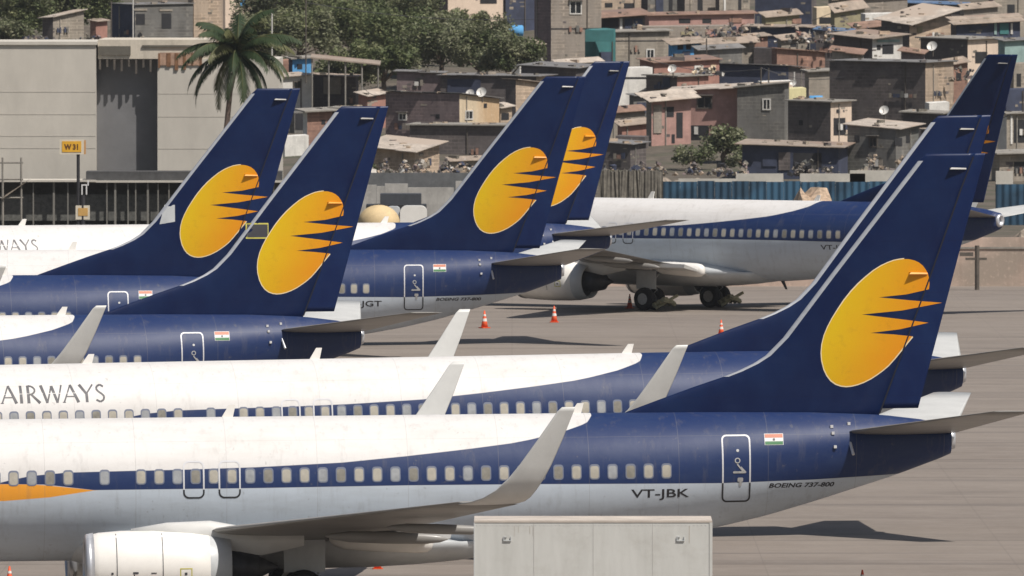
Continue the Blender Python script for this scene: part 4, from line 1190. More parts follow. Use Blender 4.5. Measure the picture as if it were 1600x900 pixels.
    for ax, nrm, LL in ((a, nl, L1), (b, nr, L2)):
        if LL < 2.2 or LL > 13: continue
        if rr.random() < .6:
            m = MB(); t = rr.uniform(.1, .9) * LL; face(ax, nrm, t, t + .07, -2.0, Hh - .1, .01, .08, m); m.build('drain_pipe', rr.choice([M_STEEL, M_SLAB]), root)
        if rr.random() < .55 and Hh > 1.4:
            m = MB(); t = rr.uniform(.05, .5) * LL; w_ = rr.uniform(.25, .45) * LL; zz = rr.uniform(.1, .45) * Hh
            for q_ in range(int(w_ / .35) + 1):
                if rr.random() < .75: m.m = rr.randrange(5); face(ax, nrm, t + q_ * .35, t + q_ * .35 + rr.uniform(.18, .32), zz, zz + rr.uniform(.25, .55), .10, .13, m)
            if m.f: tag(m.build('washing', [WM['white'], WM['navy'], WM['brick'], WM['con'], WM['slate']], root), kind='stuff')
        # rough course of bare masonry left unplastered
        if rr.random() < .7 and Hh > 1.2:
            m = MB(); t = rr.uniform(0, .6) * LL
            for q_ in range(rr.randint(3, 9)):
                w_ = rr.uniform(.15, .6); zz = rr.uniform(.05, .85) * Hh; t2 = min(LL - w_, max(0, t + rr.uniform(-.8, .8)))
                m.m = rr.randrange(3); face(ax, nrm, t2, t2 + w_, zz, zz + rr.uniform(.06, .22), .0025 + .001 * q_, .006 + .001 * q_, m)
            tag(m.build('wall_patch', [M_STONE, WM['con'], WM['dark']], root), kind='stuff')
    return root

H = house
# --- left group
H(66, 83, 129, 27, 64, 'dark', 'pale', 'small grey shed with a slanting pale roof above the big concrete wall', lift=(-3, 0, 9), wallR='con', d=1105)
H(142, 150, 167, 34, 63, 'brick', 'tin', 'tiny red brown hut right of the grey slanting roof shed', d=1100, wallR='salmon')
H(172, 211, 300, 8, 66, 'navy', 'grey', 'grey two window house with a dark blue side above the concrete building', wallR='slate', d=1085, wins=((219, 30, 14, 17, 'o'), (259, 33, 15, 24, 'o'), (219, 15, 20, 3, 't', 'con'), (258, 16, 20, 3, 't', 'con')), psi=52, over=.15)
H(300, 303, 347, -12, 66, 'tan', 'slab', 'tan rough plaster house right of the grey two window house', wallR='tan', d=1090)
H(340, 352, 392, -25, 24, 'peach', None, 'pale house behind the top of the coconut palm', d=1140, wins=((380, 3, 12, 14, 't', 'blue'),))
H(455, 457, 486, 92, 118, 'navy', 'slab', 'small bright blue box room on the white house roof', wallR='blue', d=1020, psi=60, wins=((468, 104, 8, 8, 'o'),))
H(430, 434, 454, 95, 120, 'brick', None, 'small dark red box room left of the blue one', wallR='brick', d=1022, psi=60)
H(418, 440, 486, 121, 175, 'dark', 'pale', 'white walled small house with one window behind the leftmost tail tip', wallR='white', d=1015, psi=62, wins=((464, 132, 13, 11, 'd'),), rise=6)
H(486, 556, 560, 120, 168, 'dark', 'tin', 'dark room with one big light grey panel right of the white walled house', d=1018, wins=((519, 134, 27, 26, 't', 'con'),), rise=4, psi=14)
H(455, 460, 480, 176, 215, 'slate', None, 'narrow dark recessed room beneath the white walled house', d=990, psi=50, wallR='slate', wins=((468, 190, 14, 26, 'o'),))
H(440, 445, 482, 213, 240, 'white', None, 'low whitewashed wall block at the foot of the brown brick room', wallR='white', d=960, psi=60)
H(476, 480, 519, 174, 224, 'white', 'slab', 'brown brick room with a tiny window between the two left tails', wallR='brick', d=975, psi=58, wins=((505, 191, 6, 7, 'o'),), over=.5)
H(519, 560, 572, 171, 224, 'dark', 'slab', 'dark walled room right of the brown brick room behind a tail tip', d=976, psi=20)
H(560, 574, 604, 150, 175, 'salmon', 'pale', 'low orange brick hut with pale roof strip near the tree line', wallR='salmon', d=1000, rise=8)
# open shed with tan roof: posts + sheet
def shed(x0, x1, y0, y1, yb, roofm, label, d, depth=5.0, npost=4, rise=3):
    s = F_PX / d; root = empty('open_shed', (wx(x0, d), d, wz(yb, d)), 0, label, 'shed')
    ww = (x1 - x0) / s; za, zb_ = wz(y0, d) - wz(yb, d), wz(y1, d) - wz(yb, d); r = rise / s
    m = MB(); m.hexa([(0, 0, za), (ww, 0, zb_), (ww, depth, zb_ + r), (0, depth, za + r), (0, 0, za + .1), (ww, 0, zb_ + .1), (ww, depth, zb_ + r + .1), (0, depth, za + r + .1)]); m.build('roof', RM[roofm], root)
    for i in range(npost):
        t = (i + .1) / (npost - .8); m = MB(); m.tube([(ww * min(t, .97), .2, -2), (ww * min(t, .97), .2, lerp(za, zb_, t) - .01)], .07, 6); m.build('post', M_SLAB, root)
    return root
shed(485, 594, 91, 102, 165, 'tin', 'open shed under a long tan sheet roof below the trees', 1012, 6, 5, 4)
# --- centre left
H(620, 690, 694, 114, 150, 'plum', 'grey', 'plum brown house with a flat thin roof below the tree line', d=1010, psi=10)
H(688, 838, 866, 120, 162, 'dark', 'grey', 'long dark house with a blue sheet on its wall behind the round dish', d=1006, psi=14, wallR='tan', wins=((725, 135, 52, 22, 't', 'navy'),), rise=3)
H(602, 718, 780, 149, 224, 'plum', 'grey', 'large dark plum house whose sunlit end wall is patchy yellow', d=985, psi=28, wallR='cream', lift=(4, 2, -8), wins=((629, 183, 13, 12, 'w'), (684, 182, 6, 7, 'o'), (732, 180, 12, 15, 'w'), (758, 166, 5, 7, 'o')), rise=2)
H(776, 782, 800, 168, 200, 'tan', 'pale', 'small tan room touching the yellow wall on its right', d=992, wins=((789, 182, 12, 11, 'o'),), rise=5, wallR='tan')
H(640, 815, 830, 197, 256, 'dark', 'slab', 'long low dark wall block in front of the yellow ended house', d=962, psi=8, wallR='dark', rise=2)
H(568, 648, 686, 236, 272, 'tan', 'pale', 'low tan shed with a bright white sheet roof between the tails', d=920, psi=30, wallR='tan', wins=((671, 253, 5, 10, 'o'),), rise=14, over=.5, lift=(0, 0, 5))
H(660, 700, 786, -8, 50, 'plum', 'slab', 'tall peach house rising above the trees at the top centre', d=1120, psi=50, wallR='peach', wins=((681, 3, 14, 9, 'o'), (763, 2, 26, 8, 'o')))
H(784, 790, 838, -10, 40, 'dark', 'slab', 'dark low building touching the peach house at the top edge', d=1128, wallR='navy', psi=60)
H(800, 812, 848, 73, 112, 'white', 'pale', 'white rubbish strewn hut at the right end of the trees', wallR='white', d=1040, wins=((834, 78, 10, 6, 't', 'blue'),), rise=8)
H(790, 806, 862, 128, 165, 'dark', 'tin', 'tan hut with a dark gable left of the middle tail tip', wallR='tan', d=1000, rise=7, lift=(0, 3, -8))
H(814, 900, 936, 107, 150, 'dark', 'grey', 'long low roofed dark room in front of the tall taupe block', d=1012, psi=22, wallR='dark', rise=8)
# --- upper centre
H(835, 861, 940, -20, 104, 'plum', 'slab', 'tall three storey taupe block with a white framed window at its top', d=1075, psi=55, wallR='taupe', wins=((899, 12, 19, 21, 'w'), (900, 45, 78, 2, 'o')))
H(918, 930, 1008, 27, 48, 'tan', 'rust', 'open fronted room with rust roof beside the tall taupe block', d=1090, psi=62, wallR='dark', wins=((952, 37, 28, 17, 'o'), (990, 37, 28, 16, 't', 'navy'), (970, 37, 4, 17, 't', 'white')), rise=10, over=.6)
H(925, 938, 1002, -10, 20, 'taupe', None, 'upper tan room with two small windows at the top edge', d=1120, psi=62, wallR='tan', wins=((951, 8, 12, 7, 'o'), (983, 9, 16, 8, 'o')))
H(914, 930, 962, 47, 112, 'teal', None, 'teal painted water tower like room with wide top box', d=1045, psi=40, wallR='teal', wins=((946, 96, 18, 30, 't', 'navy'),), cat='tower room')
m_ = MB(); dd = 1043.0
t_ = empty('roof_tank', (wx(937, dd), dd, wz(65, dd)), 0, 'wide teal tank box sitting on top of the teal room', 'tank')
m_.box(-1.15, 1.1, -.6, 1.6, 0.01, .92); m_.build('tank_box', WM['teal'], t_)
H(955, 962, 1046, 50, 106, 'taupe', 'slab', 'tan flat roofed house with a small white window right of the teal room', d=1050, psi=62, wallR='con', wins=((1016, 84, 13, 15, 'w'), (1000, 64, 84, 1.6, 'o')))
H(940, 952, 1020, 107, 150, 'white', None, 'whitewashed stained house low behind the half hidden tail', d=1012, psi=60, wallR='white', wins=((985, 122, 60, 3, 'o'),))
H(1046, 1050, 1093, 68, 100, 'blue', 'tin', 'bright blue small house with two dark windows', d=1040, psi=62, wallR='blue', wins=((1063, 73, 9, 9, 'o'), (1076, 73, 8, 9, 'o'), (1072, 85, 12, 9, 't', 'navy')), rise=6, over=.5)
H(1092, 1096, 1180, 68, 102, 'con', 'tin', 'grey brown house with one barred window right of the blue house', d=1041, psi=62, wallR='con', wins=((1135, 83, 18, 14, 'd'), (1138, 71, 20, 4, 't', 'white'), (1108, 80, 5, 26, 't', 'brick')), rise=7, over=.5)
H(1160, 1166, 1200, 58, 80, 'brick', 'tin', 'small red brick end room at the end of the long tin roof', d=1046, psi=60, wallR='brick', rise=5)
H(1178, 1212, 1216, 76, 100, 'dark', None, 'dark void room between the brick rooms', d=1042, psi=20)
H(1206, 1214, 1290, 80, 104, 'brick', 'rust', 'brown brick house with rising rust roof right of the dark void', d=1040, psi=58, wallR='brick', lift=(0, 4, -6), rise=8)
H(1000, 1022, 1125, 98, 122, 'salmon', 'rust', 'salmon red low house with cluttered open front below the blue house', d=1022, psi=55, wallR='salmon', wins=((1092, 110, 14, 14, 't', 'white'), (1104, 112, 9, 12, 'o'), (1115, 108, 8, 12, 't', 'cream')), rise=10)
H(1010, 1058, 1108, 120, 152, 'dark', 'slab', 'dark cube room with a salmon side, navy door on the dark face', d=1010, psi=42, wallR='salmon', wins=((1042, 129, 11, 16, 't', 'navy'),), rise=3)
H(1105, 1232, 1262, 104, 128, 'navy', 'grey', 'long grey arched roof shed behind the pink house', d=1030, psi=12, wallR='dark', lift=(3, 0, -6), rise=4)
# pink house
H(1056, 1152, 1160, 145, 240, 'pink', 'pale', 'two storey pink house with a wide pale roof and dark window above the bushes', d=980, psi=12, wallR='pink', lift=(-4, 8, 6), wins=((1101, 160, 24, 20, 'd'), (1084, 208, 48, 24, 'o'), (1075, 205, 6, 14, 't', 'white'), (1088, 204, 6, 12, 't', 'white')), rise=12, over=.8)
H(1010, 1018, 1080, 155, 262, 'taupe', 'pale', 'pale pink narrow annex with balcony door left of the pink house', d=972, psi=58, wallR='pink', wins=((1027, 186, 13, 44, 't', 'taupe'), (1047, 175, 12, 16, 'o'), (1052, 217, 5, 14, 'o'), (1062, 196, 10, 40, 'o')), rise=10, over=.6)
H(1152, 1226, 1234, 132, 240, 'slate', 'slab', 'tall rough grey house with a small broken window right of the pink house', d=978, psi=10, wallR='slate', lift=(-6, 2, 2), wins=((1198, 163, 13, 18, 'w'),), rise=2)
H(1216, 1222, 1260, 139, 170, 'yellow', None, 'small bright pale yellow wall right of the grey house', d=986, psi=60, wallR='yellow')
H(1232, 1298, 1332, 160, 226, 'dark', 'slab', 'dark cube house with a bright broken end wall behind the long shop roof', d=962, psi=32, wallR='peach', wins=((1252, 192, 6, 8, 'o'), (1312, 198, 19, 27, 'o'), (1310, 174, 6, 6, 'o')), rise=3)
H(1160, 1310, 1328, 231, 276, 'navy', 'tin', 'long low shop row under a brown sheet roof with blue sheeting', d=930, psi=8, wins=((1203, 250, 22, 20, 't', 'navy'), (1262, 250, 44, 22, 'o'), (1226, 252, 18, 28, 't', 'dark')), rise=9, over=.5)
H(1325, 1400, 1438, 202, 270, 'slate', 'pale', 'olive grey house with four small dark windows and a broad pale roof edge', d=935, psi=25, wallR='slate', wins=((1340, 217, 8, 10, 'o'), (1365, 222, 14, 17, 'd'), (1401, 221, 6, 13, 'o'), (1407, 222, 6, 13, 'o'), (1420, 218, 7, 12, 'o')), rise=13, over=.4)
H(1412, 1470, 1486, 178, 260, 'dark', 'slab', 'dark house right of the olive grey house, behind a fin', d=945, psi=20, rise=4)
H(1446, 1452, 1484, 161, 178, 'white', None, 'small bright white box on the roof beside the rising fin', d=968, psi=60, wallR='white')
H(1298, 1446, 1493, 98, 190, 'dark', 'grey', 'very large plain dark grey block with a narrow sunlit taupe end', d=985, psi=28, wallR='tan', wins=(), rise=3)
H(1258, 1264, 1299, 112, 140, 'con', 'slab', 'tan block just left of the very large dark block', d=1000, psi=60, wallR='con')
H(1304, 1363, 1412, 60, 100, 'dark', 'tin', 'house with a white cluttered end wall under a low tin roof', d=1020, psi=40, wallR='white', wins=((1373, 74, 6, 8, 'o'), (1388, 77, 18, 15, 'o'), (1388, 64, 36, 4, 't', 'mint')), rise=11, over=.5)
H(1378, 1421, 1488, 37, 66, 'dark', 'pale', 'tan house with a big sloping pale roof, small green patch on wall', d=1062, psi=45, wallR='tan', lift=(0, 0, 14), wins=((1437, 46, 8, 8, 't', 'olive'),), rise=12, over=.7)
H(1345, 1352, 1412, 22, 50, 'white', None, 'pale parapet walled house behind the big sloping roof', d=1085, psi=60, wallR='white')
H(1298, 1304, 1352, 18, 48, 'olive', 'tin', 'olive tan house beneath a wide tan roof at upper right', d=1088, psi=58, wallR='olive', rise=14)
H(1412, 1506, 1512, 8, 24, 'dark', 'bluer', 'dark low shed along the top edge with a bluish roof', d=1130, psi=10, rise=6)
H(1486, 1494, 1596, 36, 62, 'dark', 'tin', 'row of dark stalls with pale teal framed shutters at upper right', d=1060, psi=62, wallR='navy', wins=((1556, 45, 4, 18, 't', 'mint'), (1570, 45, 14, 17, 't', 'teal'), (1582, 45, 3, 17, 't', 'white')), rise=10, over=.5)
H(1440, 1512, 1562, 62, 118, 'dark', 'slab', 'dark house with a beige end wall and one big opening behind the far fin tip', d=1012, psi=38, wallR='peach', wins=((1534, 90, 20, 18, 'o'),), rise=4)
H(1560, 1570, 1615, 64, 130, 'mint', 'grey', 'pale mint green house at the right edge', d=1005, psi=60, wallR='mint', rise=4)
H(1575, 1584, 1606, 100, 172, 'con', None, 'narrow light concrete stair tower at the right edge', d=985, psi=60, wallR='con', wins=((1592, 125, 7, 20, 'o'),))
H(1560, 1572, 1640, 140, 200, 'navy', None, 'dark blue sheeted wall at the right edge', d=980, psi=60, wallR='navy')
H(1560, 1573, 1640, 178, 236, 'white', 'slab', 'white framed open veranda house at the right edge', d=962, psi=58, wallR='con', wins=((1594, 205, 20, 36, 'o'), (1580, 203, 3, 44, 't', 'white')), rise=2)
H(1550, 1562, 1650, 240, 285, 'con', 'slab', 'grey low block under the veranda house at the right edge', d=925, psi=60, wallR='con', wins=((1600, 262, 30, 18, 'o'),), rise=4, over=.6)
# --- top right jumble
H(1190, 1196, 1250, 26, 44, 'olive', 'tin', 'low yellow green room with dark red doorway', d=1085, psi=62, wallR='olive', wins=((1245, 33, 14, 8, 't', 'brick'), (1186, 32, 4, 14, 't', 'white')), rise=9)
H(1165, 1290, 1300, 44, 84, 'navy', 'tin', 'dark navy long shed under the yellow green room', d=1060, psi=10, rise=5, wins=((1285, 56, 12, 14, 't', 'con'),))
H(1180, 1268, 1276, -15, 30, 'navy', None, 'tall dark blue walled house at the top edge', d=1110, psi=14, wallR='dark')
H(1270, 1276, 1304, 12, 44, 'cream', None, 'small cream cluttered shopfront between the dark blue and olive houses', d=1095, psi=60, wallR='cream', wins=((1290, 32, 20, 10, 'o'),))
H(1296, 1300, 1420, -2, 20, 'taupe', 'tin', 'taupe house under a wide tan roof at the top edge', d=1125, psi=60, wallR='taupe', rise=14)
H(1275, 1325, 1332, 50, 88, 'dark', 'bluer', 'dark house with bluish torn roof and hanging white cloth', d=1050, psi=14, wins=((1300, 58, 22, 13, 't', 'white'),), rise=6)
H(1300, 1345, 1350, 84, 104, 'con', 'rust', 'low rust roofed hut left of the very large dark block', d=1015, psi=14, rise=10)
H(1000, 1012, 1062, -10, 24, 'dark', None, 'grey boarded shack at the top edge, leftmost of the boarded row', d=1125, psi=60, wallR='slate', wins=((1030, 8, 12, 24, 't', 'navy'), (1048, 8, 6, 22, 'o')))
H(1058, 1070, 1118, -10, 24, 'dark', None, 'brownish boarded shack at the top edge, middle of the boarded row', d=1124, psi=60, wallR='taupe', wins=((1094, 8, 8, 24, 'o'), (1080, 8, 4, 24, 't', 'con')))
H(1118, 1124, 1172, -10, 22, 'dark', None, 'olive boarded shack at the top edge, rightmost of the boarded row', d=1124, psi=60, wallR='con', wins=((1132, 8, 3, 22, 't', 'white'), (1156, 8, 5, 22, 'o')))
H(1008, 1014, 1180, 24, 40, 'pink', 'rust', 'long low pink brown shack row with rust roof and red washing', d=1105, psi=64, wallR='pink', wins=((1070, 33, 18, 7, 'o'), (1105, 33, 14, 7, 'o'), (1150, 32, 20, 7, 't', 'brick')), rise=5)
H(990, 1004, 1150, 42, 60, 'taupe', None, 'long low brown cluttered wall below the pink shack row', d=1078, psi=64, wallR='taupe', wins=((1040, 50, 12, 8, 'o'), (1074, 52, 20, 5, 't', 'olive'), (1110, 50, 14, 8, 't', 'pink')))
H(985, 990, 1018, 150, 192, 'slate', 'grey', 'small bluish grey room left of the pale pink annex', d=990, psi=58, wallR='slate', wins=((1002, 168, 14, 16, 't', 'navy'),))
H(965, 972, 1014, 196, 214, 'salmon', 'tin', 'tiny hut with ragged tin roofs left of the annex', d=978, psi=58, wallR='salmon', rise=8)
H(962, 1008, 1014, 214, 256, 'dark', None, 'dark hollow room at the foot of the pale pink annex', d=968, psi=12)
H(1184, 1190, 1240, 128, 140, 'white', None, 'pale pink white low parapet standing on the pink house roof', d=996, psi=60, wallR='peach')

H(938, 944, 1008, 176, 214, 'con', 'rust', 'grey hut with a rusty roof in the gap right behind the half hidden tail', d=985, psi=60, wins=((978, 196, 9, 10, 'o'),), rise=9)
H(940, 985, 1010, 226, 262, 'dark', 'grey', 'dark low lean-to at the slope foot left of the dark hollow room', d=945, psi=26, rise=6)
H(700, 706, 800, 252, 274, 'con', 'tin', 'long very low hut along the slope foot, left of the middle tail', d=912, psi=64, wins=((730, 264, 10, 8, 'o'), (765, 264, 10, 8, 'o')), rise=7)
H(1215, 1221, 1262, 62, 82, 'con', 'tin', 'small hut with patched tin roof below the yellow green room', d=1052, psi=60, wins=((1240, 72, 10, 8, 'o'),), rise=8)
H(1330, 1336, 1382, 44, 66, 'taupe', 'rust', 'small taupe hut left of the big sloping pale roof', d=1068, psi=60, rise=9)
H(1408, 1440, 1446, 84, 104, 'plum', 'rust', 'small plum hut in shade right of the white cluttered end wall', d=1008, psi=14, rise=8)
H(1478, 1484, 1512, 100, 150, 'brick', 'tin', 'narrow brick house between the big dark block and the far fin', d=996, psi=58, wins=((1498, 120, 8, 12, 'o'),), rise=8)
H(1085, 1090, 1160, 78, 106, 'slate', 'grey', 'slate walled hut between the barred window house and the arched roof', d=1034, psi=62, wins=((1120, 94, 10, 9, 'o'),), rise=7)
H(870, 876, 940, 100, 140, 'con', 'pale', 'grey hut with pale roof edge just left of the teal room foot', d=1020, psi=60, rise=8)
H(1500, 1506, 1560, 14, 40, 'taupe', 'tin', 'taupe shack at the top edge above the row of dark stalls', d=1100, psi=60, wins=((1530, 28, 9, 9, 'o'),), rise=9)
H(1430, 1436, 1500, -4, 22, 'con', 'rust', 'rust roofed shack at the top edge, above the big sloping pale roof', d=1135, psi=60, wins=((1460, 12, 10, 8, 'o'),), rise=10)
H(1545, 1552, 1640, -14, 30, 'plum', None, 'plain house with a white framed window in the top right corner', d=1125, psi=60, wallR='con', wins=((1554, 12, 5, 16, 'w'), (1580, 14, 12, 14, 'o')))
H(1440, 1470, 1530, 205, 262, 'dark', 'slab', 'dark house with grey roof slab seen left of the near fin tip', d=940, psi=40, wallR='con', wins=((1450, 225, 8, 12, 'o'),), rise=4)

# ================================================================== SMALL THINGS AMONG THE HOUSES
M_DISH = plain('dish_white', (.70, .68, .64), .5, var=.08)
def dish(px, py, r_px, d, lab, face=-20):
    root = empty('satellite_dish', (wx(px, d), d, wz(py, d)), R(face), lab, 'satellite dish', 'satellite dishes on the house roofs')
    r = r_px * d / F_PX; m = MB(); m.smooth = True
    T = Matrix.Rotation(R(62), 3, 'X'); rings = []
    for k_ in range(6):
        q = k_ / 5 * r + .01
        rings.append([T @ Vector((q * math.cos(2 * math.pi * j / 20), q * math.sin(2 * math.pi * j / 20), .35 * q * q / r)) for j in range(20)])
    m.loft(rings, cap=False); m.build('reflector', M_DISH, root)
    m = MB(); m.tube([(0, .1, 0), (0, .12, -r * 1.9)], .05, 6); m.build('mast', M_STEEL, root)
    m = MB(); m.tube([(0, -.05, -r * .8), T @ Vector((0, 0, r * 1.1))], .025, 5); m.build('feed_arm', M_STEEL, root)
for a_ in ((753, 145, 8, 984, 'white round dish above the yellow end wall, the brighter one'), (735, 147, 7, 990, 'greyish dish just left of the white one above the yellow end wall'), (1382, 173, 7.5, 950, 'white dish on the pale roof in front of the very large dark block'),
           (1457, 73, 8, 1000, 'white dish on the thin roof left of the far fin tip'), (1051, 108, 7, 1008, 'pale dish on the dark cube room roof'), (1240, 130, 5, 995, 'small dish at the roof end of the rough grey house')):
    dish(*a_)
# poles and masts
for i, (px, y0, y1, d_, lab) in enumerate(((425, 20, 120, 1010, 'thin pale pole beside the red and blue box rooms'), (478, -5, 120, 1012, 'tall thin pole rising in front of the tree crowns'), (174, 2, 62, 1080, 'bluish drainpipe like pole at the left end of the grey two window house'),
                                           (208, -4, 60, 1080, 'pale pole on the corner of the grey two window house'), (1189, 105, 130, 990, 'thin washing pole on the pink house roof, left one'), (1201, 106, 130, 990, 'thin washing pole on the pink house roof, right one'),
                                           (1241, 112, 140, 1000, 'white post holding the arched roof beside the yellow wall'), (1104, 60, 102, 1030, 'dark red pipe post beside the barred window'), (1446, 205, 262, 930, 'grey pole in front of the dark house by the fin'), (1172, 40, 62, 1060, 'short post on the tin roof edge'))):
    s = F_PX / d_; m = MB(); m.tube([(wx(px, d_), d_, wz(y1, d_) - .5), (wx(px, d_), d_, wz(y0, d_))], .06, 6)
    tag(m.build('pole', M_WFRAME if i in (3, 6, 0) else M_STEEL), lab, 'pole')
for i, (xa, ya, xb, yb_, dd, lab) in enumerate(((478, 4, 835, 30, 1020, 'long thin cable crossing in front of the tree crowns'), (1010, 92, 1190, 108, 990, 'sagging cable over the salmon low house'), (1189, 106, 1320, 120, 985, 'thin sagging cable from the washing poles to the very large dark block'),
        (602, 146, 560, 128, 985, 'short cable at the left end of the large plum house'), (1172, 42, 1300, 20, 1058, 'thin cable over the tin roofs at the upper right'), (1446, 207, 1580, 178, 925, 'cable from the grey pole towards the right edge'))):
    A_, B_ = Vector((wx(xa, dd), dd, wz(ya, dd))), Vector((wx(xb, dd), dd, wz(yb_, dd)))
    m = MB(); m.tube([A_.lerp(B_, t / 10) - Vector((0, 0, .5 * math.sin(math.pi * t / 10))) for t in range(11)], .022, 4)
    tag(m.build('cable', M_DARK), lab, 'cable')
# blue water barrels
for px, py, d_, rx, lab in ((803, 48, 1060, 15, 'large bright blue water tank lying at the right end of the tree crowns'), (1275, 158, 970, 11, 'bright blue tarpaulin covered tank on top of the dark cube house')):
    s = F_PX / d_; m = MB(); m.smooth = True; r = 9 / s
    m.loft([[(wx(px, d_) + t * rx / s, d_ + q * r * math.cos(2 * math.pi * j / 14), wz(py, d_) + q * r * math.sin(2 * math.pi * j / 14)) for j in range(14)] for t, q in ((-1, .7), (-.9, 1), (.9, 1), (1, .7))])
    tag(m.build('water_tank', WM['blue']), lab, 'water tank')
# heaps of refuse, sacks, cloth along the foot of the hill
def heap(name, x0, x1, y0, y1, d0, d1, n, mats, seed, size=None):
    rnd = random.Random(seed); m = MB(); size = (.05, .24)
    cl = [(rnd.uniform(x0, x1), rnd.uniform(10, 26)) for _ in range(max(3, int((x1 - x0) / 26)))]
    for i in range(int(n * 1.3)):
        cx_, cw = rnd.choice(cl); px = min(x1, max(x0, rnd.gauss(cx_, cw * .5))); q_ = abs(px - cx_) / cw
        py = y1 - (y1 - y0) * max(.05, 1 - q_) * rnd.random() ** 1.3; dd = rnd.uniform(d0, d1); r = size[0] + (size[1] - size[0]) * rnd.random() ** 2
        c = Vector((wx(px, dd), dd, wz(py, dd))); M_ = Matrix.Rotation(rnd.uniform(0, 6), 4, Vector((rnd.random(), rnd.random(), rnd.random())).normalized()); M_.translation = c
        m.m = rnd.choice(range(len(mats))); m.hexa([M_ @ Vector((sx * r * rnd.uniform(.5, 1.2), sy * r * rnd.uniform(.3, 1), sz * r * rnd.uniform(.2, .8))) for sx, sy, sz in ((-1, -1, -1), (1, -1, -1), (1, 1, -1), (-1, 1, -1), (-1, -1, 1), (1, -1, 1), (1, 1, 1), (-1, 1, 1))])
    # solid bed under the pieces
    o = m.build(name, mats); return tag(o, kind='stuff')
JM = [WM['con'], M_STONE, WM['dark'], WM['dark'], M_STONE, M_RUB, WM['slate'], WM['navy'], M_BLACK, WM['plum'], WM['tan']]
bank('refuse_bank', 938, 1170, 905, 1.4, -.2, 14, M_RUB, seed=11)
heap('refuse', 945, 1165, 252, 272, 900, 905, 240, JM, 3)
bank('refuse_bank', 560, 760, 885, 1.1, -.2, 10, M_RUB, seed=12)
heap('refuse', 560, 740, 246, 270, 880, 895, 220, JM + [WM['white'], WM['tan']], 4, (.12, .4))
heap('refuse', 990, 1180, 32, 60, 1060, 1075, 150, JM + [WM['brick'], WM['salmon'], WM['white']], 5, (.1, .35))
heap('refuse', 1185, 1400, 38, 66, 1040, 1055, 110, JM + [WM['white'], WM['salmon']], 6, (.1, .35))
heap('refuse', 1430, 1560, 95, 125, 985, 1000, 60, JM, 7, (.1, .35))
heap('refuse', 1085, 1180, 100, 118, 1012, 1018, 60, JM + [WM['cream'], WM['white']], 8, (.1, .35))
heap('refuse', 40, 240, 54, 64, 1080, 1090, 90, JM, 9, (.1, .35))
heap('refuse', 1170, 1320, 250, 272, 915, 925, 110, [WM['dark'], WM['slate'], WM['con'], M_BLACK], 10, (.12, .4))
heap('refuse', 1340, 1450, 240, 268, 915, 925, 70, [WM['dark'], WM['slate'], WM['con'], WM['tan']], 13, (.12, .4))

# ================================================================== TREES
def leaf_mat(name, c0, c1):
    k = NT(name)
    oi = k.n('ObjectInfo')
    n = k.noise(0.8, 4, .6)
    col = k.mix(k.ramp(n, .35, .65), c0, c1)
    k.link(col, k.b.inputs['Base Color']); k.b.inputs['Roughness'].default_value = .6
    k.b.inputs['Specular IOR Level'].default_value = .25
    tr = k.n('BsdfTranslucent'); k.link(col, tr.inputs[0])
    mx = k.n('MixShader'); mx.inputs[0].default_value = .22
    k.link(k.b.outputs[0], mx.inputs[1]); k.link(tr.outputs[0], mx.inputs[2])
    k.link(mx.outputs[0], k.t.nodes['Material Output'].inputs[0])
    return k.m
M_LF = [leaf_mat('leaf_deep_green', (.07, .095, .038), (.15, .17, .075)), leaf_mat('leaf_mid_green', (.12, .145, .06), (.23, .24, .12)), leaf_mat('leaf_dusty_green', (.13, .145, .08), (.24, .24, .15))]
M_BARK = plain('bark', (.16, .12, .09), .9, var=.4, scale=4, bump=.4)
def tree(px, py, rx_px, rz_px, d, lab, mi, n=2600, seed=0, leaf=.16, name='leafy_tree'):
    rnd = random.Random(seed); s = F_PX / d; big = 1.0 if name == 'bush' else 1.22
    rx, rz = rx_px / s * big, rz_px / s * big
    zc = wz(py, d); zg = terr(d) - .3 if d > 880 else 0
    root = empty(name, (wx(px, d), d, zg), 0, lab, 'tree' if name != 'bush' else 'bush')
    m = MB(); m.smooth = True; top = Vector((0, 0, zc - zg))
    m.tube([(0, 0, 0), (rnd.uniform(-.3, .3), 0, (zc - zg) * .5), top], [.28, .2, .1], 8)
    cl = []
    for i in range(28):
        th, ph = rnd.uniform(0, 2 * math.pi), rnd.uniform(-.5, 1.3); q = rnd.uniform(.35, .9)
        c = top + Vector((rx * q * math.cos(th) * math.cos(ph * .6), rx * .8 * q * math.sin(th), rz * q * math.sin(ph)))
        cl.append((c, rnd.uniform(.28, .5) * min(rx, rz * 1.3)))
        if i < 8: m.tube([top * .6, top * .75 + (c - top) * .4, c], [.09, .06, .03], 5)
    m.build('trunk', M_BARK, root)
    lm = MB(); hash_ = [rnd.choice((0, 0, 1, 2)) for _ in cl]
    for i in range(n):
        c, r = rnd.choice(cl)
        v = Vector((rnd.gauss(0, 1), rnd.gauss(0, 1), rnd.gauss(0, 1))).normalized() * r * (rnd.random() ** .45)
        p = c + v; a = Vector((rnd.gauss(0, 1), rnd.gauss(0, 1), rnd.gauss(0, .6))).normalized(); b = a.cross(Vector((rnd.gauss(0, 1), rnd.gauss(0, 1), rnd.gauss(0, 1)))).normalized()
        L = leaf * rnd.uniform(.45, 1.6)
        lm.m = (hash_[cl.index((c, r))] + (1 if rnd.random() < .2 else 0)) % 3
        lm.add([p - a * L, p + b * L * .5, p + a * L, p - b * L * .5], [(0, 1, 2, 3)])
    lm.build('crown', [M_LF[mi], M_LF[(mi + 1) % 3], M_LF[2]], root, fix=False)
    return root
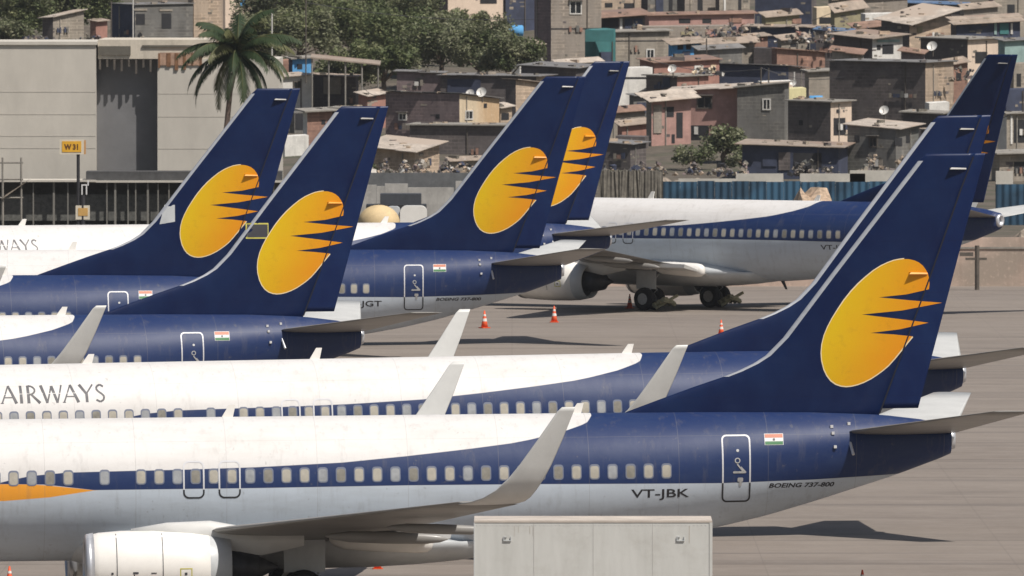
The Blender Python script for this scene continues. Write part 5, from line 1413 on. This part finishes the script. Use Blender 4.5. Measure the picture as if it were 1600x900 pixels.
TR = [
 (28, 22, 42, 42, 1125, 'dark leafy tree in the top left corner', 0), (88, 12, 46, 30, 1130, 'green leafy tree behind the slanting roof shed', 1), (146, 14, 36, 34, 1128, 'leafy tree left of the grey two window house', 0), (10, 52, 30, 20, 1112, 'low bushy tree on the wall top at the left edge', 2),
 (425, 20, 46, 48, 1110, 'leafy tree directly right of the palm crown', 2), (470, 60, 46, 40, 1070, 'leafy tree above the blue box room', 1), (505, 18, 55, 46, 1112, 'tall leafy tree at the top edge above the tan sheet roof', 1), (560, 50, 56, 46, 1080, 'broad deep green tree above the right end of the tan roof', 0),
 (590, 5, 60, 44, 1125, 'deep green tree at the top edge, left of the peach house', 0), (630, 62, 52, 40, 1060, 'mid green tree left of the peach house front', 0), (655, 25, 42, 40, 1100, 'olive tree touching the left side of the peach house', 1), (690, 72, 52, 38, 1050, 'dusty tree in front of the peach house', 2),
 (745, 78, 50, 34, 1045, 'dusty grey green tree below the peach house windows', 2), (795, 92, 42, 28, 1035, 'lowest dusty tree at the right end of the tree line', 2), (600, 100, 50, 24, 1030, 'low dark bushy tree above the orange brick hut', 0), (830, 20, 26, 30, 1140, 'small tree left of the tall taupe block', 1), (540, 112, 40, 26, 1035, 'dark tree seen beneath the tan sheet roof', 0), (412, 62, 40, 34, 1075, 'leafy tree right beside the palm fronds, above the white house', 1), (720, 48, 40, 26, 1085, 'olive tree covering the foot of the peach house', 1),
]
for i, (px, py, rx, rz, d_, lab, mi) in enumerate(TR):
    tree(px, py, rx, rz, d_, lab, mi, 10000, 50 + i, .13)
tree(1135, 226, 38, 28, 952, 'dense green bush in front of the pink house', 2, 2400, 91, .13, 'bush')
tree(1085, 246, 34, 18, 945, 'low dry bush left of the dense green one', 2, 1200, 92, .12, 'bush')
tree(1165, 252, 30, 16, 940, 'small sparse bush right of the dense green one', 2, 1000, 93, .12, 'bush')
tree(566, 268, 26, 12, 905, 'low dark scrub right of the second tail', 0, 900, 94, .12, 'bush')

# ---- coconut palm
d = 781.0
root = empty('coconut_palm', (wx(357, d), d, 0), 0, 'coconut palm with drooping fronds behind the leftmost tail', 'palm tree')
s = F_PX / d
top = Vector((wx(371, d) - wx(357, d), 0, wz(84, d)))
m = MB(); m.smooth = True
m.tube([(-.35, 0, 0), (-.2, 0, top.z * .3), (-.12, 0, top.z * .6), (.1, 0, top.z * .8), (top.x * .75, 0, top.z - .9), top], [.24, .19, .17, .16, .15, .2], 10)
m.build('trunk', plain('palm_bark', (.22, .16, .13), .9, var=.35, scale=3, stretch=(1, 1, 4), bump=.4), root)
rnd = random.Random(21)
M_PALM = [leaf_mat('palm_leaf_dark', (.025, .045, .02), (.05, .075, .03)), leaf_mat('palm_leaf_olive', (.07, .08, .03), (.13, .13, .055))]
for i in range(40):
    az = 2 * math.pi * i / 30 * 2.4 + rnd.uniform(-.2, .2); el = R(lerp(86, -30, i / 39)) + rnd.uniform(-.15, .15); Lf = rnd.uniform(3.2, 4.3) * (1.05 if i > 8 else .95)
    hd = Vector((math.cos(az), math.sin(az) * .8, 0)); p = top.copy(); pts = [p.copy()]; e = el
    for k_ in range(14):
        p = p + (hd * math.cos(e) + Vector((0, 0, 1)) * math.sin(e)) * (Lf / 14); pts.append(p.copy()); e -= .088 + .003 * k_
    m = MB(); m.tube(pts, [.05 - .003 * k_ for k_ in range(15)], 4)
    m.m = 1
    side = hd.cross(Vector((0, 0, 1))).normalized()
    for k_ in range(1, 15):
        for h_ in range(3):
            q = pts[k_].lerp(pts[k_ - 1], h_ / 3)
            ll = .85 * math.sin(math.pi * (k_ + .5) / 16) ** .6 * rnd.uniform(.8, 1.1)
            for sg in (-1, 1):
                dr = (side * sg * .62 + (pts[k_] - pts[k_ - 1]).normalized() * .45 + Vector((0, 0, -.55 - .3 * rnd.random()))).normalized()
                w = (pts[k_] - pts[k_ - 1]).normalized() * .05
                m.add([q - w, q + w, q + dr * ll * .6 + w * .7, q + dr * ll, q + dr * ll * .6 - w * .7], [(0, 1, 2, 3, 4)])
    m.build('frond', [M_PALM[1], M_PALM[1 if i % 4 == 1 else 0]], root, fix=False)
for i in range(7):
    a = i * .9; m = MB(); m.smooth = True; c = top + Vector((.28 * math.cos(a), .28 * math.sin(a), -.35 - .1 * (i % 3)))
    m.loft([[c + Vector((.14 * math.sin(t) * math.cos(2 * math.pi * j / 8), .14 * math.sin(t) * math.sin(2 * math.pi * j / 8), .17 * math.cos(t))) for j in range(8)] for t in (.2, .8, 1.57, 2.3, 2.95)])
    m.build('coconut', plain('coconut_green', (.22, .17, .05), .6) if i == 0 else bpy.data.materials['coconut_green'], root)

# ================================================================== DUSTY AIR
hz = bpy.data.materials.new('dusty_air'); hz.use_nodes = True
nt = hz.node_tree; nt.nodes.clear()
out = nt.nodes.new('ShaderNodeOutputMaterial'); pv = nt.nodes.new('ShaderNodeVolumePrincipled')
pv.inputs['Color'].default_value = (.86, .89, .95, 1); pv.inputs['Density'].default_value = HAZE
pv.inputs['Anisotropy'].default_value = 0.2
nt.links.new(pv.outputs[0], out.inputs['Volume'])
m = MB(); m.box(-4100, 4100, -500, 8600, -6, 46)
tag(m.build('haze', hz), kind='stuff')
